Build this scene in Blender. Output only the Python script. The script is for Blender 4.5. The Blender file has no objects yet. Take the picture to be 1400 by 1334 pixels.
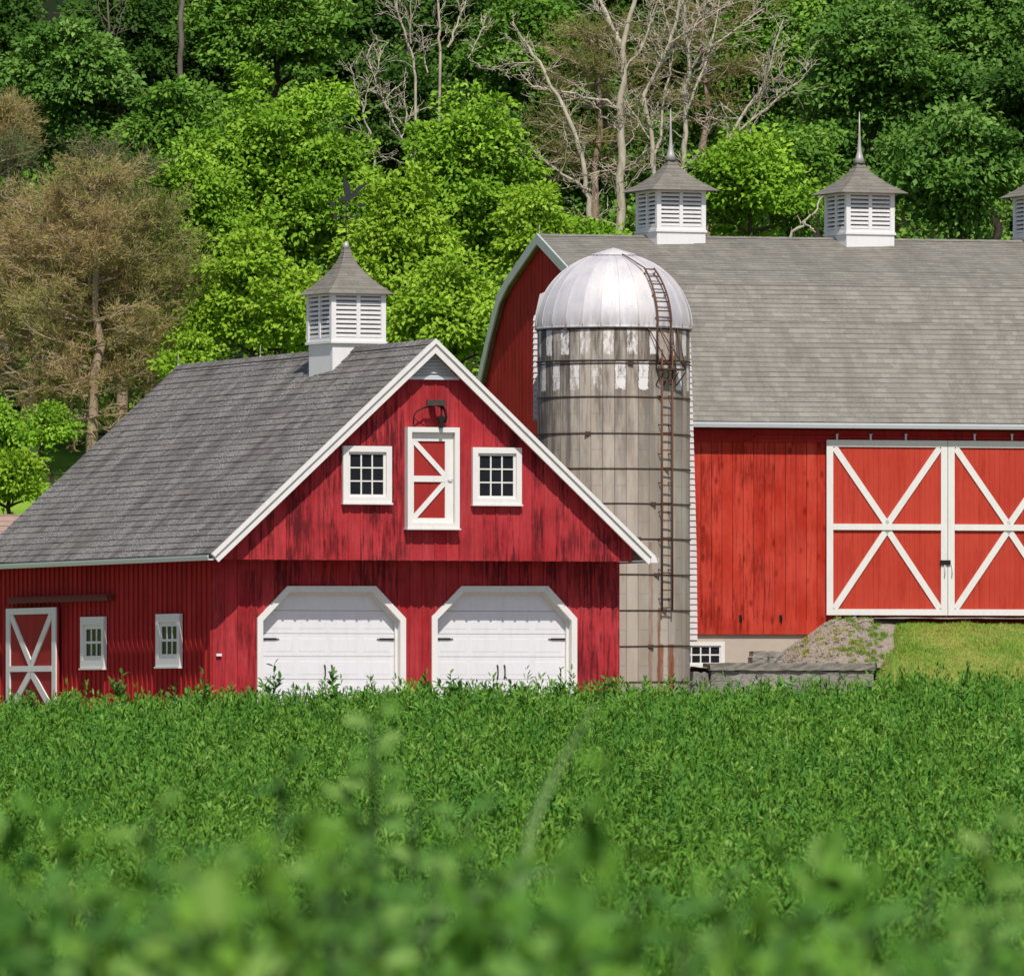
import bpy, math, random
import numpy as np
from mathutils import Vector, Matrix
from mathutils.geometry import tessellate_polygon

R = math.radians
rng = np.random.default_rng(7)
random.seed(7)
scene = bpy.context.scene
COL = scene.collection

# ------------------------------------------------------------------ camera numbers (lens in photo pixels, horizon row)
F = 13000.0
HY = 960.0
CX = 700.0


def zat(py, Y):
    return (HY - py) / F * Y


def xat(px, Y):
    return (px - CX) / F * Y


# ------------------------------------------------------------------ node helpers
class N:
    def __init__(self, name):
        self.m = bpy.data.materials.new(name)
        self.m.use_nodes = True
        self.t = self.m.node_tree
        self.t.nodes.clear()
        self.out = self.t.nodes.new('ShaderNodeOutputMaterial')

    def n(self, kind, ins=None, **props):
        nd = self.t.nodes.new(kind)
        for k, v in props.items():
            setattr(nd, k, v)
        if ins:
            for k, v in ins.items():
                self.put(nd.inputs[k], v)
        return nd

    def put(self, sock, v):
        if isinstance(v, bpy.types.NodeSocket):
            self.t.links.new(v, sock)
        else:
            if isinstance(v, tuple) and len(v) == 3 and sock.type == 'RGBA':
                v = (*v, 1)
            sock.default_value = v

    def math(self, op, a, b=None, c=None, clamp=False):
        nd = self.n('ShaderNodeMath', operation=op, use_clamp=clamp)
        self.put(nd.inputs[0], a)
        if b is not None:
            self.put(nd.inputs[1], b)
        if c is not None:
            self.put(nd.inputs[2], c)
        return nd.outputs[0]

    def mix(self, f, a, b, blend='MIX'):
        nd = self.n('ShaderNodeMix', data_type='RGBA', blend_type=blend)
        self.put(nd.inputs[0], f)
        self.put(nd.inputs[6], a)
        self.put(nd.inputs[7], b)
        return nd.outputs[2]

    def ramp(self, f, stops, interp='LINEAR'):
        nd = self.n('ShaderNodeValToRGB')
        cr = nd.color_ramp
        cr.interpolation = interp
        while len(cr.elements) < len(stops):
            cr.elements.new(0.5)
        for e, (p, c) in zip(cr.elements, stops):
            e.position = p
            e.color = (*c, 1) if not isinstance(c, float) else (c, c, c, 1)
        self.put(nd.inputs[0], f)
        return nd.outputs[0]

    def uv(self):
        return self.n('ShaderNodeTexCoord').outputs['UV']

    def obj(self):
        return self.n('ShaderNodeTexCoord').outputs['Object']

    def scaled(self, vec, s, off=(0, 0, 0)):
        nd = self.n('ShaderNodeMapping')
        self.put(nd.inputs['Vector'], vec)
        nd.inputs['Scale'].default_value = s
        nd.inputs['Location'].default_value = off
        return nd.outputs[0]

    def noise(self, vec, scale, detail=3, rough=.55, dist=0.0):
        nd = self.n('ShaderNodeTexNoise')
        self.put(nd.inputs['Vector'], vec)
        nd.inputs['Scale'].default_value = scale
        nd.inputs['Detail'].default_value = detail
        nd.inputs['Roughness'].default_value = rough
        nd.inputs['Distortion'].default_value = dist
        return nd.outputs[0]

    def bump(self, h, strength=.4, dist=.01):
        nd = self.n('ShaderNodeBump')
        nd.inputs['Strength'].default_value = strength
        nd.inputs['Distance'].default_value = dist
        self.put(nd.inputs['Height'], h)
        return nd.outputs[0]

    def principled(self, color, rough=.7, metal=0.0, spec=.3, normal=None):
        nd = self.n('ShaderNodeBsdfPrincipled')
        self.put(nd.inputs['Base Color'], color)
        self.put(nd.inputs['Roughness'], rough)
        self.put(nd.inputs['Metallic'], metal)
        nd.inputs['Specular IOR Level'].default_value = spec
        if normal is not None:
            self.put(nd.inputs['Normal'], normal)
        self.t.links.new(nd.outputs[0], self.out.inputs[0])
        return nd


def board_paint(name, light, dark, worn, pitch, wear=.5, streak=1.0, sat_var=.25, knots=False):
    """old painted vertical boards: UV.x runs across the boards, UV.y up them, both in metres"""
    k = N(name)
    uv = k.uv()
    sx = k.n('ShaderNodeSeparateXYZ', {0: uv})
    idx = k.math('FLOOR', k.math('DIVIDE', sx.outputs[0], pitch))
    wn = k.n('ShaderNodeTexWhiteNoise', noise_dimensions='1D')
    k.put(wn.inputs['W'], idx)
    # grain: long streaks, shifted from board to board
    sh = k.n('ShaderNodeCombineXYZ', {0: k.math('MULTIPLY', wn.outputs[0], 37.0), 1: k.math('MULTIPLY', wn.outputs[0], 91.0)})
    va = k.n('ShaderNodeVectorMath', operation='ADD')
    k.put(va.inputs[0], uv)
    k.put(va.inputs[1], sh.outputs[0])
    v2 = va.outputs[0]
    streakn = k.noise(k.scaled(v2, (15, 1.25, 1)), 1.0, 5, .7)
    fine = k.noise(k.scaled(v2, (90, 5, 1)), 1.0, 3, .6)
    big = k.noise(uv, .9, 5, .65)
    base = k.mix(wn.outputs[0], light, dark)
    base = k.mix(k.math('MULTIPLY', fine, sat_var * 1.4), base, dark)
    fade = k.ramp(k.noise(k.scaled(uv, (1.2, .6, 1)), 1.4, 5, .6), [(.35, (0, 0, 0)), (.72, (1, 1, 1))])
    base = k.mix(k.math('MULTIPLY', fade, sat_var), base, tuple(min(1, c * 1.12 + .03) for c in light))
    m = k.math('MULTIPLY', streakn, k.math('MULTIPLY_ADD', big, 1.1, .42))
    mask = k.ramp(m, [(.50 - .1 * wear, (0, 0, 0)), (.72 - .1 * wear, (1, 1, 1))])
    mask = k.math('MULTIPLY', mask, k.math('MULTIPLY_ADD', k.math('FRACT', k.math('MULTIPLY', wn.outputs[0], 7.31)), 1.1, .38), clamp=True)
    base = k.mix(k.math('MULTIPLY', mask, streak), base, worn)
    if knots:
        vo = k.n('ShaderNodeTexVoronoi', feature='F1')
        k.put(vo.inputs['Vector'], k.scaled(v2, (4.2, 2.0, 1)))
        vo.inputs['Scale'].default_value = 1.0
        kn = k.ramp(vo.outputs['Distance'], [(.10, (1, 1, 1)), (.24, (0, 0, 0))])
        base = k.mix(k.math('MULTIPLY', kn, .75), base, tuple(c_ * .8 for c_ in worn))
    b = k.bump(k.math('ADD', streakn, k.math('MULTIPLY', fine, .5)), .35, .006)
    k.principled(base, .75, 0, .10, b)
    return k.m


def plain_paint(name, color, dirt, amount=.3, rough=.55):
    k = N(name)
    o = k.obj()
    n1 = k.noise(k.scaled(o, (5, 5, 1.2)), 1.6, 5, .65)
    n2 = k.noise(o, 26, 3, .6)
    f = k.ramp(n1, [(.45, (0, 0, 0)), (.8, (1, 1, 1))])
    c = k.mix(k.math('MULTIPLY', f, amount), color, dirt)
    c = k.mix(k.math('MULTIPLY', n2, .12), c, dirt)
    k.principled(c, rough, 0, .35, k.bump(n2, .15, .004))
    return k.m


def shingles(name, c1, c2, shade_grit, course, lichen, dark, lich_amt, dark_amt):
    k = N(name)
    uv = k.uv()
    sx = k.n('ShaderNodeSeparateXYZ', {0: uv})
    rowf = k.math('DIVIDE', sx.outputs[1], course)
    row = k.math('FLOOR', rowf)
    vfr = k.math('FRACT', rowf)
    wr = k.n('ShaderNodeTexWhiteNoise', noise_dimensions='1D')
    k.put(wr.inputs['W'], row)
    # tabs of uneven width, shifted from row to row
    xs = k.math('ADD', k.math('DIVIDE', sx.outputs[0], .21), k.math('MULTIPLY', wr.outputs[0], 17.0))
    xs = k.math('ADD', xs, k.math('MULTIPLY', k.noise(k.scaled(uv, (2.0, 5.3, 1)), 1.0, 1, .5), 1.3))
    tab = k.n('ShaderNodeTexWhiteNoise', noise_dimensions='2D')
    k.put(tab.inputs['Vector'], k.n('ShaderNodeCombineXYZ', {0: k.math('FLOOR', xs), 1: row}).outputs[0])
    c = k.mix(tab.outputs[0], c1, c2)
    c = k.mix(k.math('MULTIPLY', wr.outputs[0], .35), c, c2)
    edge = k.ramp(vfr, [(.0, (.8, .8, .8)), (.10, (.4, .4, .4)), (.22, (0, 0, 0)), (.82, (0, 0, 0)), (1.0, (.6, .6, .6))])  # shade in the gaps between rows, painted into the colour
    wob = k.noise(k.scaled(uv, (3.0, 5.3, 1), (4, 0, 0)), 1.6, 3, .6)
    c = k.mix(k.math('MULTIPLY', edge, k.math('MULTIPLY_ADD', wob, 1.1, .05), clamp=True), c, shade_grit)
    gap = k.math('LESS_THAN', k.math('FRACT', xs), .05)
    c = k.mix(k.math('MULTIPLY', gap, .30), c, shade_grit)
    n1 = k.noise(k.scaled(uv, (.75, .20, 1)), 2.0, 6, .7)       # broad water stains, running down the slope
    c = k.mix(k.math('MULTIPLY', k.ramp(n1, [(.46, (0, 0, 0)), (.62, (1, 1, 1))]), dark_amt), c, dark)
    n2 = k.noise(k.scaled(uv, (14, 26, 1)), 1.0, 3, .7)
    n3 = k.noise(k.scaled(uv, (.9, .5, 1), (7, 3, 0)), 1.4, 4, .6)
    f = k.math('MULTIPLY', k.ramp(n2, [(.47, (0, 0, 0)), (.58, (1, 1, 1))]), k.ramp(n3, [(.38, (.08, .08, .08)), (.62, (1, 1, 1))]))
    c = k.mix(k.math('MULTIPLY', f, lich_amt), c, lichen)
    n4 = k.noise(uv, 60, 2, .6)
    c = k.mix(k.math('MULTIPLY', n4, .3), c, shade_grit)
    # each row shades darker towards the edge tucked under the row above
    k.principled(c, .9, 0, .15, k.bump(k.math('ADD', k.math('MULTIPLY', tab.outputs[0], .5), n4), .5, .012))
    return k.m


def leafmat(name, stops, trans=.35, tint=None, clump=1.2, rough=.6, spec=.10):
    k = N(name)
    at = k.n('ShaderNodeAttribute', attribute_name='rnd')
    c = k.ramp(at.outputs['Fac'], stops)
    if tint:
        n1 = k.noise(k.obj(), clump, 3, .6)
        c = k.mix(k.ramp(n1, [(.4, (0, 0, 0)), (.65, (1, 1, 1))]), c, k.mix(.7, c, tint))
    p = k.principled(c, rough, 0, spec)
    tr = k.n('ShaderNodeBsdfTranslucent')
    k.put(tr.inputs[0], k.mix(1.0, c, (1.0, 1.0, .45), 'MULTIPLY'))
    ms = k.n('ShaderNodeMixShader')
    ms.inputs[0].default_value = trans
    k.t.links.new(p.outputs[0], ms.inputs[1])
    k.t.links.new(tr.outputs[0], ms.inputs[2])
    k.t.links.new(ms.outputs[0], k.out.inputs[0])
    return k.m


def bark(name, a, b, sc=6):
    k = N(name)
    o = k.obj()
    n1 = k.noise(k.scaled(o, (sc, sc, sc * .25)), 1.5, 5, .7)
    n2 = k.noise(o, .8, 3, .6)
    c = k.mix(k.ramp(n1, [(.35, (0, 0, 0)), (.65, (1, 1, 1))]), a, b)
    c = k.mix(k.math('MULTIPLY', n2, .35), c, b)
    k.principled(c, .9, 0, .1, k.bump(n1, .6, .03))
    return k.m


def simple(name, color, rough=.6, metal=0.0, var=.3, dark=None, scale=9, spec=.3):
    k = N(name)
    n1 = k.noise(k.obj(), scale, 4, .65)
    c = k.mix(k.math('MULTIPLY', n1, var * 2), color, dark or tuple(x * .45 for x in color))
    k.principled(c, rough, metal, spec, k.bump(n1, .2, .005))
    return k.m


M = {}
M['red_old'] = board_paint('weathered red boards', (.47, .042, .048), (.33, .018, .023), (.06, .009, .012), .26, 1.0, .85, .5)
M['red_side'] = board_paint('red batten siding', (.43, .024, .022), (.33, .016, .016), (.13, .012, .012), .30, .4, .6, .35)
M['red_barn'] = board_paint('orange red barn boards', (.56, .060, .032), (.41, .025, .012), (.21, .012, .007), .235, .85, .8, .6, True)
M['red_door'] = board_paint('orange red tongue and groove', (.50, .056, .031), (.43, .040, .024), (.30, .022, .014), .115, .35, .5, .3)
M['red_leaf'] = board_paint('dark red door panel', (.36, .03, .026), (.30, .024, .02), (.2, .02, .02), .14, .2, .4, .25)
M['white'] = plain_paint('white trim paint', (.76, .74, .70), (.45, .43, .40), .25)
M['white_cool'] = plain_paint('white door paint', (.74, .725, .745), (.50, .48, .48), .3, .5)
M['white_cup'] = plain_paint('white cupola paint', (.80, .78, .77), (.5, .48, .46), .2)
M['clap'] = plain_paint('reflection-tinted clapboard paint', (.62, .56, .56), (.45, .37, .37), .4)  # pink tint is red light reflected off the barn, put into the colour
M['grey_trim'] = plain_paint('weathered grey white paint', (.55, .57, .56), (.3, .32, .31), .5)
M['gutter'] = simple('gutter metal', (.68, .70, .73), .4, .2, .12)
M['roof_small'] = shingles('dark grey shingles', (.26, .235, .218), (.125, .112, .105), (.055, .050, .048), .19, (.46, .44, .42), (.085, .077, .073), .85, .7)
M['roof_barn'] = shingles('pale grey shingles', (.325, .302, .258), (.215, .198, .17), (.15, .138, .12), .145, (.40, .38, .33), (.17, .156, .135), .3, .75)
M['roof_cup'] = shingles('cupola shingles', (.29, .262, .22), (.20, .182, .155), (.09, .082, .07), .13, (.28, .27, .24), (.12, .11, .10), .3, .4)
M['roof_pink'] = shingles('pinkish brown roofing', (.42, .29, .23), (.38, .26, .21), (.25, .17, .14), .22, (.5, .4, .35), (.3, .2, .17), .3, .4)
M['rust'] = simple('rusty iron', (.20, .085, .045), .85, .1, .4, (.06, .03, .025), 14)
M['rust_dark'] = simple('dark rusty hoop', (.095, .055, .04), .85, .2, .4, (.05, .035, .03), 14)
M['iron'] = simple('black iron', (.018, .017, .017), .6, .3, .2)
M['vane'] = simple('dull dark metal', (.045, .05, .048), .6, .3, .3)
M['oldwood'] = simple('dark grey timber', (.085, .07, .055), .9, 0, .5, (.03, .025, .02), 20)
M['brownwood'] = simple('brown track cover', (.20, .045, .035), .85, 0, .4, (.04, .02, .016), 12)
M['spire'] = simple('dull galvanised spire', (.50, .48, .45), .5, .25, .3, (.25, .24, .22), 6)
k = N('window glass')
n1 = k.noise(k.obj(), 3.0, 2, .5)
k.principled(k.mix(n1, (.008, .009, .012), (.022, .025, .03)), .18, 0, .05)
M['glass'] = k.m
k = N('dark interior')
k.principled((.006, .006, .007), .9, 0, .1)
M['dark'] = k.m

# silo staves
k = N('concrete staves')
uv = k.uv()
sx = k.n('ShaderNodeSeparateXYZ', {0: uv})
PS = .247
idx = k.math('FLOOR', k.math('DIVIDE', sx.outputs[0], PS))
fr = k.math('FRACT', k.math('DIVIDE', sx.outputs[0], PS))
wn = k.n('ShaderNodeTexWhiteNoise', noise_dimensions='1D')
k.put(wn.inputs['W'], idx)
conc = k.mix(wn.outputs[0], (.44, .375, .305), (.33, .28, .225))
nbig = k.noise(k.scaled(uv, (1.0, .30, 1)), 1.2, 5, .65)
conc = k.mix(k.math('MULTIPLY', k.ramp(nbig, [(.42, (0, 0, 0)), (.7, (1, 1, 1))]), .55), conc, (.60, .56, .50))
# grime is heavier towards the top of the wall (height z 3 -> 8)
hgt = k.math('ADD', k.math('MULTIPLY_ADD', sx.outputs[1], .17, -.50), k.math('MULTIPLY', sx.outputs[0], -.12), clamp=True)
nst = k.noise(k.scaled(uv, (4.2, .42, 1)), 1.0, 6, .68)
nst = k.math('ADD', nst, k.math('MULTIPLY_ADD', wn.outputs[0], .16, -.08))
gr = k.math('MULTIPLY', k.ramp(nst, [(.40, (0, 0, 0)), (.56, (1, 1, 1))]), k.math('MULTIPLY_ADD', hgt, 1.2, .10), clamp=True)
conc = k.mix(gr, conc, (.115, .10, .088))
# whitewashed staves in the two top rows
par = k.math('MODULO', k.math('ABSOLUTE', idx), 2.0)
zj = k.math('ADD', sx.outputs[1], k.math('MULTIPLY_ADD', k.noise(k.scaled(uv, (6, 9, 1)), 1.0, 3, .7), .16, -.08))
fr2 = k.math('ADD', fr, k.math('MULTIPLY_ADD', k.noise(k.scaled(uv, (9, 7, 1), (2, 8, 0)), 1.0, 4, .7), .5, -.25))
r1 = k.math('MULTIPLY', k.math('GREATER_THAN', zj, 7.155), k.math('LESS_THAN', zj, 7.76))
r2 = k.math('MULTIPLY', k.math('GREATER_THAN', zj, 6.44), k.math('LESS_THAN', zj, 7.02))
row = k.math('ADD', k.math('MULTIPLY', r1, par), k.math('MULTIPLY', r2, k.math('SUBTRACT', 1.0, par)))
row = k.math('MULTIPLY', row, k.math('MULTIPLY', k.math('GREATER_THAN', fr2, .06), k.math('LESS_THAN', fr2, .93)))
pn = k.noise(k.scaled(uv, (9, 3, 1)), 1.2, 4, .7)
row = k.math('MULTIPLY', row, k.ramp(k.math('ADD', pn, k.math('MULTIPLY', wn.outputs[0], .25)), [(.46, (.0, .0, .0)), (.66, (1, 1, 1))]))
conc = k.mix(k.math('MULTIPLY', row, .85), conc, (.84, .80, .78))
# rust runs below the ladder foot
wv = k.math('MULTIPLY_ADD', k.noise(k.scaled(uv, (3, 1.6, 1)), 1.0, 4, .7), .16, -.08)
xw = k.math('ADD', sx.outputs[0], wv)
for x0_, hw_, zt_, st_ in ((.985, .05, 1.95, .85), (1.02, .11, 1.2, .95), (1.33, .13, 1.2, 1.0), (.78, .05, 3.3, .5)):
    dd = k.math('DIVIDE', k.math('ABSOLUTE', k.math('SUBTRACT', xw, x0_)), hw_)
    mk = k.math('MULTIPLY', k.ramp(dd, [(.5, (1, 1, 1)), (1.0, (0, 0, 0))]), k.math('LESS_THAN', sx.outputs[1], zt_))
    mk = k.math('MULTIPLY', mk, k.ramp(k.noise(k.scaled(uv, (18, 2.2, 1)), 1.0, 4, .7), [(.3, (.55, .55, .55)), (.55, (1, 1, 1))]))
    conc = k.mix(k.math('MULTIPLY', mk, st_), conc, (.235, .08, .035))
rs = k.noise(k.scaled(uv, (11, .5, 1), (1, 5, 0)), 1.0, 3, .6)
conc = k.mix(k.math('MULTIPLY', k.ramp(rs, [(.66, (0, 0, 0)), (.74, (1, 1, 1))]), .4), conc, (.24, .11, .06))
jz = k.math('FRACT', k.math('DIVIDE', k.math('ADD', sx.outputs[1], k.math('MULTIPLY', par, .37)), .742))
conc = k.mix(k.math('MULTIPLY', k.math('LESS_THAN', jz, .022), .35), conc, (.13, .11, .095))
# rust creeping down from the hoops
hz_ = k.math('FRACT', k.math('DIVIDE', k.math('SUBTRACT', sx.outputs[1], .42), .737))
cr = k.math('MULTIPLY', k.ramp(hz_, [(.70, (0, 0, 0)), (1.0, (1, 1, 1))]), k.ramp(k.noise(k.scaled(uv, (5, .9, 1), (9, 1, 0)), 1.0, 4, .7), [(.52, (0, 0, 0)), (.68, (1, 1, 1))]))
conc = k.mix(k.math('MULTIPLY', cr, .55), conc, (.27, .13, .07))
joint = k.math('LESS_THAN', k.math('ABSOLUTE', k.math('SUBTRACT', fr, .5)), .465)
conc = k.mix(k.math('MULTIPLY', k.math('SUBTRACT', 1.0, joint), .55), conc, (.11, .095, .085))
fn = k.noise(uv, 40, 3, .6)
k.principled(conc, .92, 0, .15, k.bump(k.math('ADD', k.math('MULTIPLY', joint, .8), fn), .35, .01))
M['stave'] = k.m

k = N('galvanised dome')
o = k.obj()
g1 = k.noise(k.scaled(o, (3, 3, 1)), 1.2, 4, .6)
g2 = k.noise(o, 14, 3, .6)
oz0 = k.n('ShaderNodeSeparateXYZ', {0: o})
gore = k.math('FLOOR', k.math('MULTIPLY', k.math('ADD', k.math('ARCTAN2', oz0.outputs[0], oz0.outputs[1]), 10 - math.radians(4)), 26 / (2 * math.pi)))
gw_ = k.n('ShaderNodeTexWhiteNoise', noise_dimensions='1D')
k.put(gw_.inputs['W'], gore)
c = k.mix(k.ramp(g1, [(.35, (0, 0, 0)), (.7, (1, 1, 1))]), (.73, .69, .66), (.56, .53, .55))
c = k.mix(k.math('MULTIPLY', gw_.outputs[0], .5), c, (.44, .43, .50))
c = k.mix(k.math('MULTIPLY', k.ramp(g2, [(.55, (0, 0, 0)), (.8, (1, 1, 1))]), .25), c, (.36, .34, .33))
oz = k.n('ShaderNodeSeparateXYZ', {0: o})
low = k.ramp(k.math('MULTIPLY_ADD', oz.outputs[2], 1.6, -12.4), [(.0, (1, 1, 1)), (.55, (0, 0, 0))])
low = k.math('MULTIPLY', low, k.ramp(k.noise(k.scaled(o, (9, 9, 1.2)), 1.0, 4, .7), [(.42, (0, 0, 0)), (.6, (1, 1, 1))]))
c = k.mix(k.math('MULTIPLY', low, .7), c, (.33, .29, .26))
k.principled(c, k.math('MULTIPLY_ADD', g2, .2, .5), .22, .3, k.bump(g1, .1, .02))
M['dome'] = k.m

# stone and earth
k = N('rubble stone')
o = k.obj()
vo = k.n('ShaderNodeTexVoronoi', feature='F1')
k.put(vo.inputs['Vector'], k.scaled(k.mix(.25, o, k.n('ShaderNodeTexNoise', {'Vector': o, 'Scale': 3.0}).outputs[1]), (3.0, 3.0, 5.5)))
vd = k.n('ShaderNodeTexVoronoi', feature='DISTANCE_TO_EDGE')
k.put(vd.inputs['Vector'], k.scaled(k.mix(.25, o, k.n('ShaderNodeTexNoise', {'Vector': o, 'Scale': 3.0}).outputs[1]), (3.0, 3.0, 5.5)))
for q in (vo, vd):
    q.inputs['Scale'].default_value = 1.0
sv = k.n('ShaderNodeSeparateColor', {0: vo.outputs['Color']})
c = k.mix(sv.outputs[0], (.30, .275, .24), (.18, .165, .145))
c = k.mix(k.math('MULTIPLY', k.noise(o, 6, 5, .7), .6), c, (.30, .28, .25))
e = k.ramp(vd.outputs['Distance'], [(.0, (.4, .4, .4)), (.05, (1, 1, 1))])
c = k.mix(k.math('MULTIPLY', k.math('SUBTRACT', 1.0, e), .6), c, (.12, .11, .095))
c = k.mix(k.math('MULTIPLY', k.ramp(k.noise(o, 1.6, 5, .7), [(.5, (0, 0, 0)), (.66, (1, 1, 1))]), .7), c, (.42, .38, .34))
k.principled(c, .95, 0, .1, k.bump(k.math('ADD', e, k.noise(o, 18, 4, .7)), .7, .03))
M['rubble'] = k.m
M['cap'] = simple('old concrete cap', (.33, .30, .255), .95, 0, .5, (.09, .085, .075), 7)
M['found'] = simple('cream foundation render', (.52, .43, .35), .95, 0, .35, (.34, .30, .25), 4)
k = N('gravel')
o = k.obj()
vo = k.n('ShaderNodeTexVoronoi', feature='F1')
k.put(vo.inputs['Vector'], o)
vo.inputs['Scale'].default_value = 30
c = k.mix(k.n('ShaderNodeSeparateColor', {0: vo.outputs['Color']}).outputs[0], (.47, .40, .34), (.26, .22, .18))
c = k.mix(k.math('MULTIPLY', k.noise(o, 3, 4, .6), .5), c, (.26, .22, .16))
k.principled(c, .95, 0, .1, k.bump(vo.outputs['Distance'], .9, -.04))
M['gravel'] = k.m
k = N('grass turf')
o = k.obj()
c = k.mix(k.ramp(k.noise(o, .8, 5, .65), [(.38, (0, 0, 0)), (.65, (1, 1, 1))]), (.20, .33, .045), (.42, .39, .12))
c = k.mix(k.math('MULTIPLY', k.noise(o, 22, 3, .7), .5), c, (.06, .11, .02))
k.principled(c, .95, 0, .1, k.bump(k.noise(o, 30, 3, .7), .8, .03))
M['turf'] = k.m
k = N('ground cover')
o = k.obj()
sx = k.n('ShaderNodeSeparateXYZ', {0: o})
soil = k.mix(k.noise(o, 5, 4, .6), (.035, .04, .018), (.02, .035, .012))
lawn = k.mix(k.ramp(k.noise(o, .6, 4, .6), [(.4, (0, 0, 0)), (.65, (1, 1, 1))]), (.17, .33, .03), (.28, .42, .055))
lawn = k.mix(k.math('MULTIPLY', k.noise(o, 16, 3, .7), .4), lawn, (.09, .21, .02))
floor_ = k.mix(k.ramp(k.noise(o, 1.1, 5, .7), [(.4, (0, 0, 0)), (.6, (1, 1, 1))]), (.012, .026, .006), (.018, .018, .008))
bounce_grey = k.mix(k.ramp(k.noise(o, 2.2, 5, .7), [(.35, (0, 0, 0)), (.65, (1, 1, 1))]), (.30, .27, .24), (.20, .18, .155))
c = k.mix(k.math('GREATER_THAN', sx.outputs[1], 97.0), soil, bounce_grey)  # unseen ground before the garage, made grey to cut green bounce light
c = k.mix(k.math('GREATER_THAN', sx.outputs[1], 205.0), c, lawn)
edge = k.math('ADD', sx.outputs[1], k.math('MULTIPLY', k.noise(o, .35, 3, .6), 10.0))
c = k.mix(k.ramp(k.math('MULTIPLY_ADD', edge, .25, -58.0), [(0.0, (0, 0, 0)), (1.0, (1, 1, 1))]), c, floor_)
k.principled(c, .95, 0, .1, k.bump(k.noise(o, 12, 4, .7), .7, .05))
M['ground'] = k.m

# foliage: lists run over a per-leaf random value
M['crop'] = leafmat('crop leaves', [(0, (0.022, 0.072, 0.009)), (.35, (0.079, 0.196, 0.017)), (.7, (0.176, 0.344, 0.038)), (1, (0.371, 0.536, 0.149))], .24, (.07, .225, .035), .7, .55, .12)
M['weed'] = leafmat('tall weed leaves', [(0, (.045, .135, .022)), (.6, (.095, .235, .045)), (1, (.19, .36, .08))], .3)
M['weed_pale'] = leafmat('pale weed leaves', [(0, (.11, .25, .045)), (.6, (.20, .38, .07)), (1, (.32, .50, .14))], .4)
M['stem'] = simple('green stem', (.07, .14, .035), .7, 0, .3)
M['bladeg'] = simple('pale grass blade', (.20, .32, .10), .6, 0, .3)
M['blade'] = leafmat('bank grass blades', [(0, (.13, .27, .03)), (.6, (.24, .42, .05)), (1, (.42, .50, .12))], .25, (.50, .44, .12), .7)
M['maple'] = leafmat('bright maple leaves', [(0, (0.160, 0.324, 0.022)), (.5, (0.268, 0.479, 0.037)), (1, (0.441, 0.648, 0.078))], .26, (.13, .27, .02), .9)
M['maple_y'] = leafmat('yellow green maple leaves', [(0, (0.203, 0.362, 0.026)), (.5, (0.324, 0.519, 0.038)), (1, (0.478, 0.664, 0.091))], .26, (.18, .32, .02), .9)
M['mid'] = leafmat('mid green leaves', [(0, (0.092, 0.210, 0.026)), (.5, (0.169, 0.339, 0.042)), (1, (0.310, 0.503, 0.078))], .26, (.07, .17, .02), .9)
M['deep'] = leafmat('green leaves darkened for shade', [(0, (0.043, 0.102, 0.014)), (.5, (0.075, 0.164, 0.021)), (1, (0.139, 0.256, 0.037))], .26, (.02, .065, .012), .8)  # leaf colour lowered to carry the shade on the back trees
M['glossy'] = leafmat('glossy oak leaves', [(0, (0.063, 0.163, 0.018)), (.5, (0.132, 0.284, 0.039)), (1, (0.279, 0.447, 0.101))], .24, (.05, .13, .02), .9, .5, .16)
M['olive'] = leafmat('olive leaves', [(0, (0.090, 0.144, 0.028)), (.5, (0.144, 0.210, 0.045)), (1, (0.228, 0.288, 0.080))], .3, (.06, .075, .025), .9)
M['needle_dry'] = leafmat('dry pine needles', [(0, (0.369, 0.244, 0.138)), (.4, (0.484, 0.329, 0.174)), (.75, (0.531, 0.403, 0.188)), (1, (0.415, 0.403, 0.138))], .3, (.34, .37, .12), .45, .7, .1)
M['needle_olive'] = leafmat('olive pine needles', [(0, (0.253, 0.216, 0.078)), (.5, (0.345, 0.312, 0.108)), (1, (0.380, 0.408, 0.120))], .3, (.20, .27, .07), .5, .7, .1)
M['needle_green'] = leafmat('dull green needles', [(0, (.10, .145, .055)), (.5, (.15, .20, .075)), (1, (.21, .26, .10))], .3, (.19, .18, .075), .6, .7, .1)
M['twig_dry'] = bark('dry pine bark', (.46, .34, .24), (.28, .20, .14))
M['bark_dead'] = bark('bleached dead wood', (.62, .55, .43), (.34, .29, .22))
M['bark_dark'] = bark('dark bark', (.09, .075, .058), (.04, .034, .028))
M['bark_grey'] = bark('grey bark', (.26, .22, .18), (.12, .10, .08))


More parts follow.
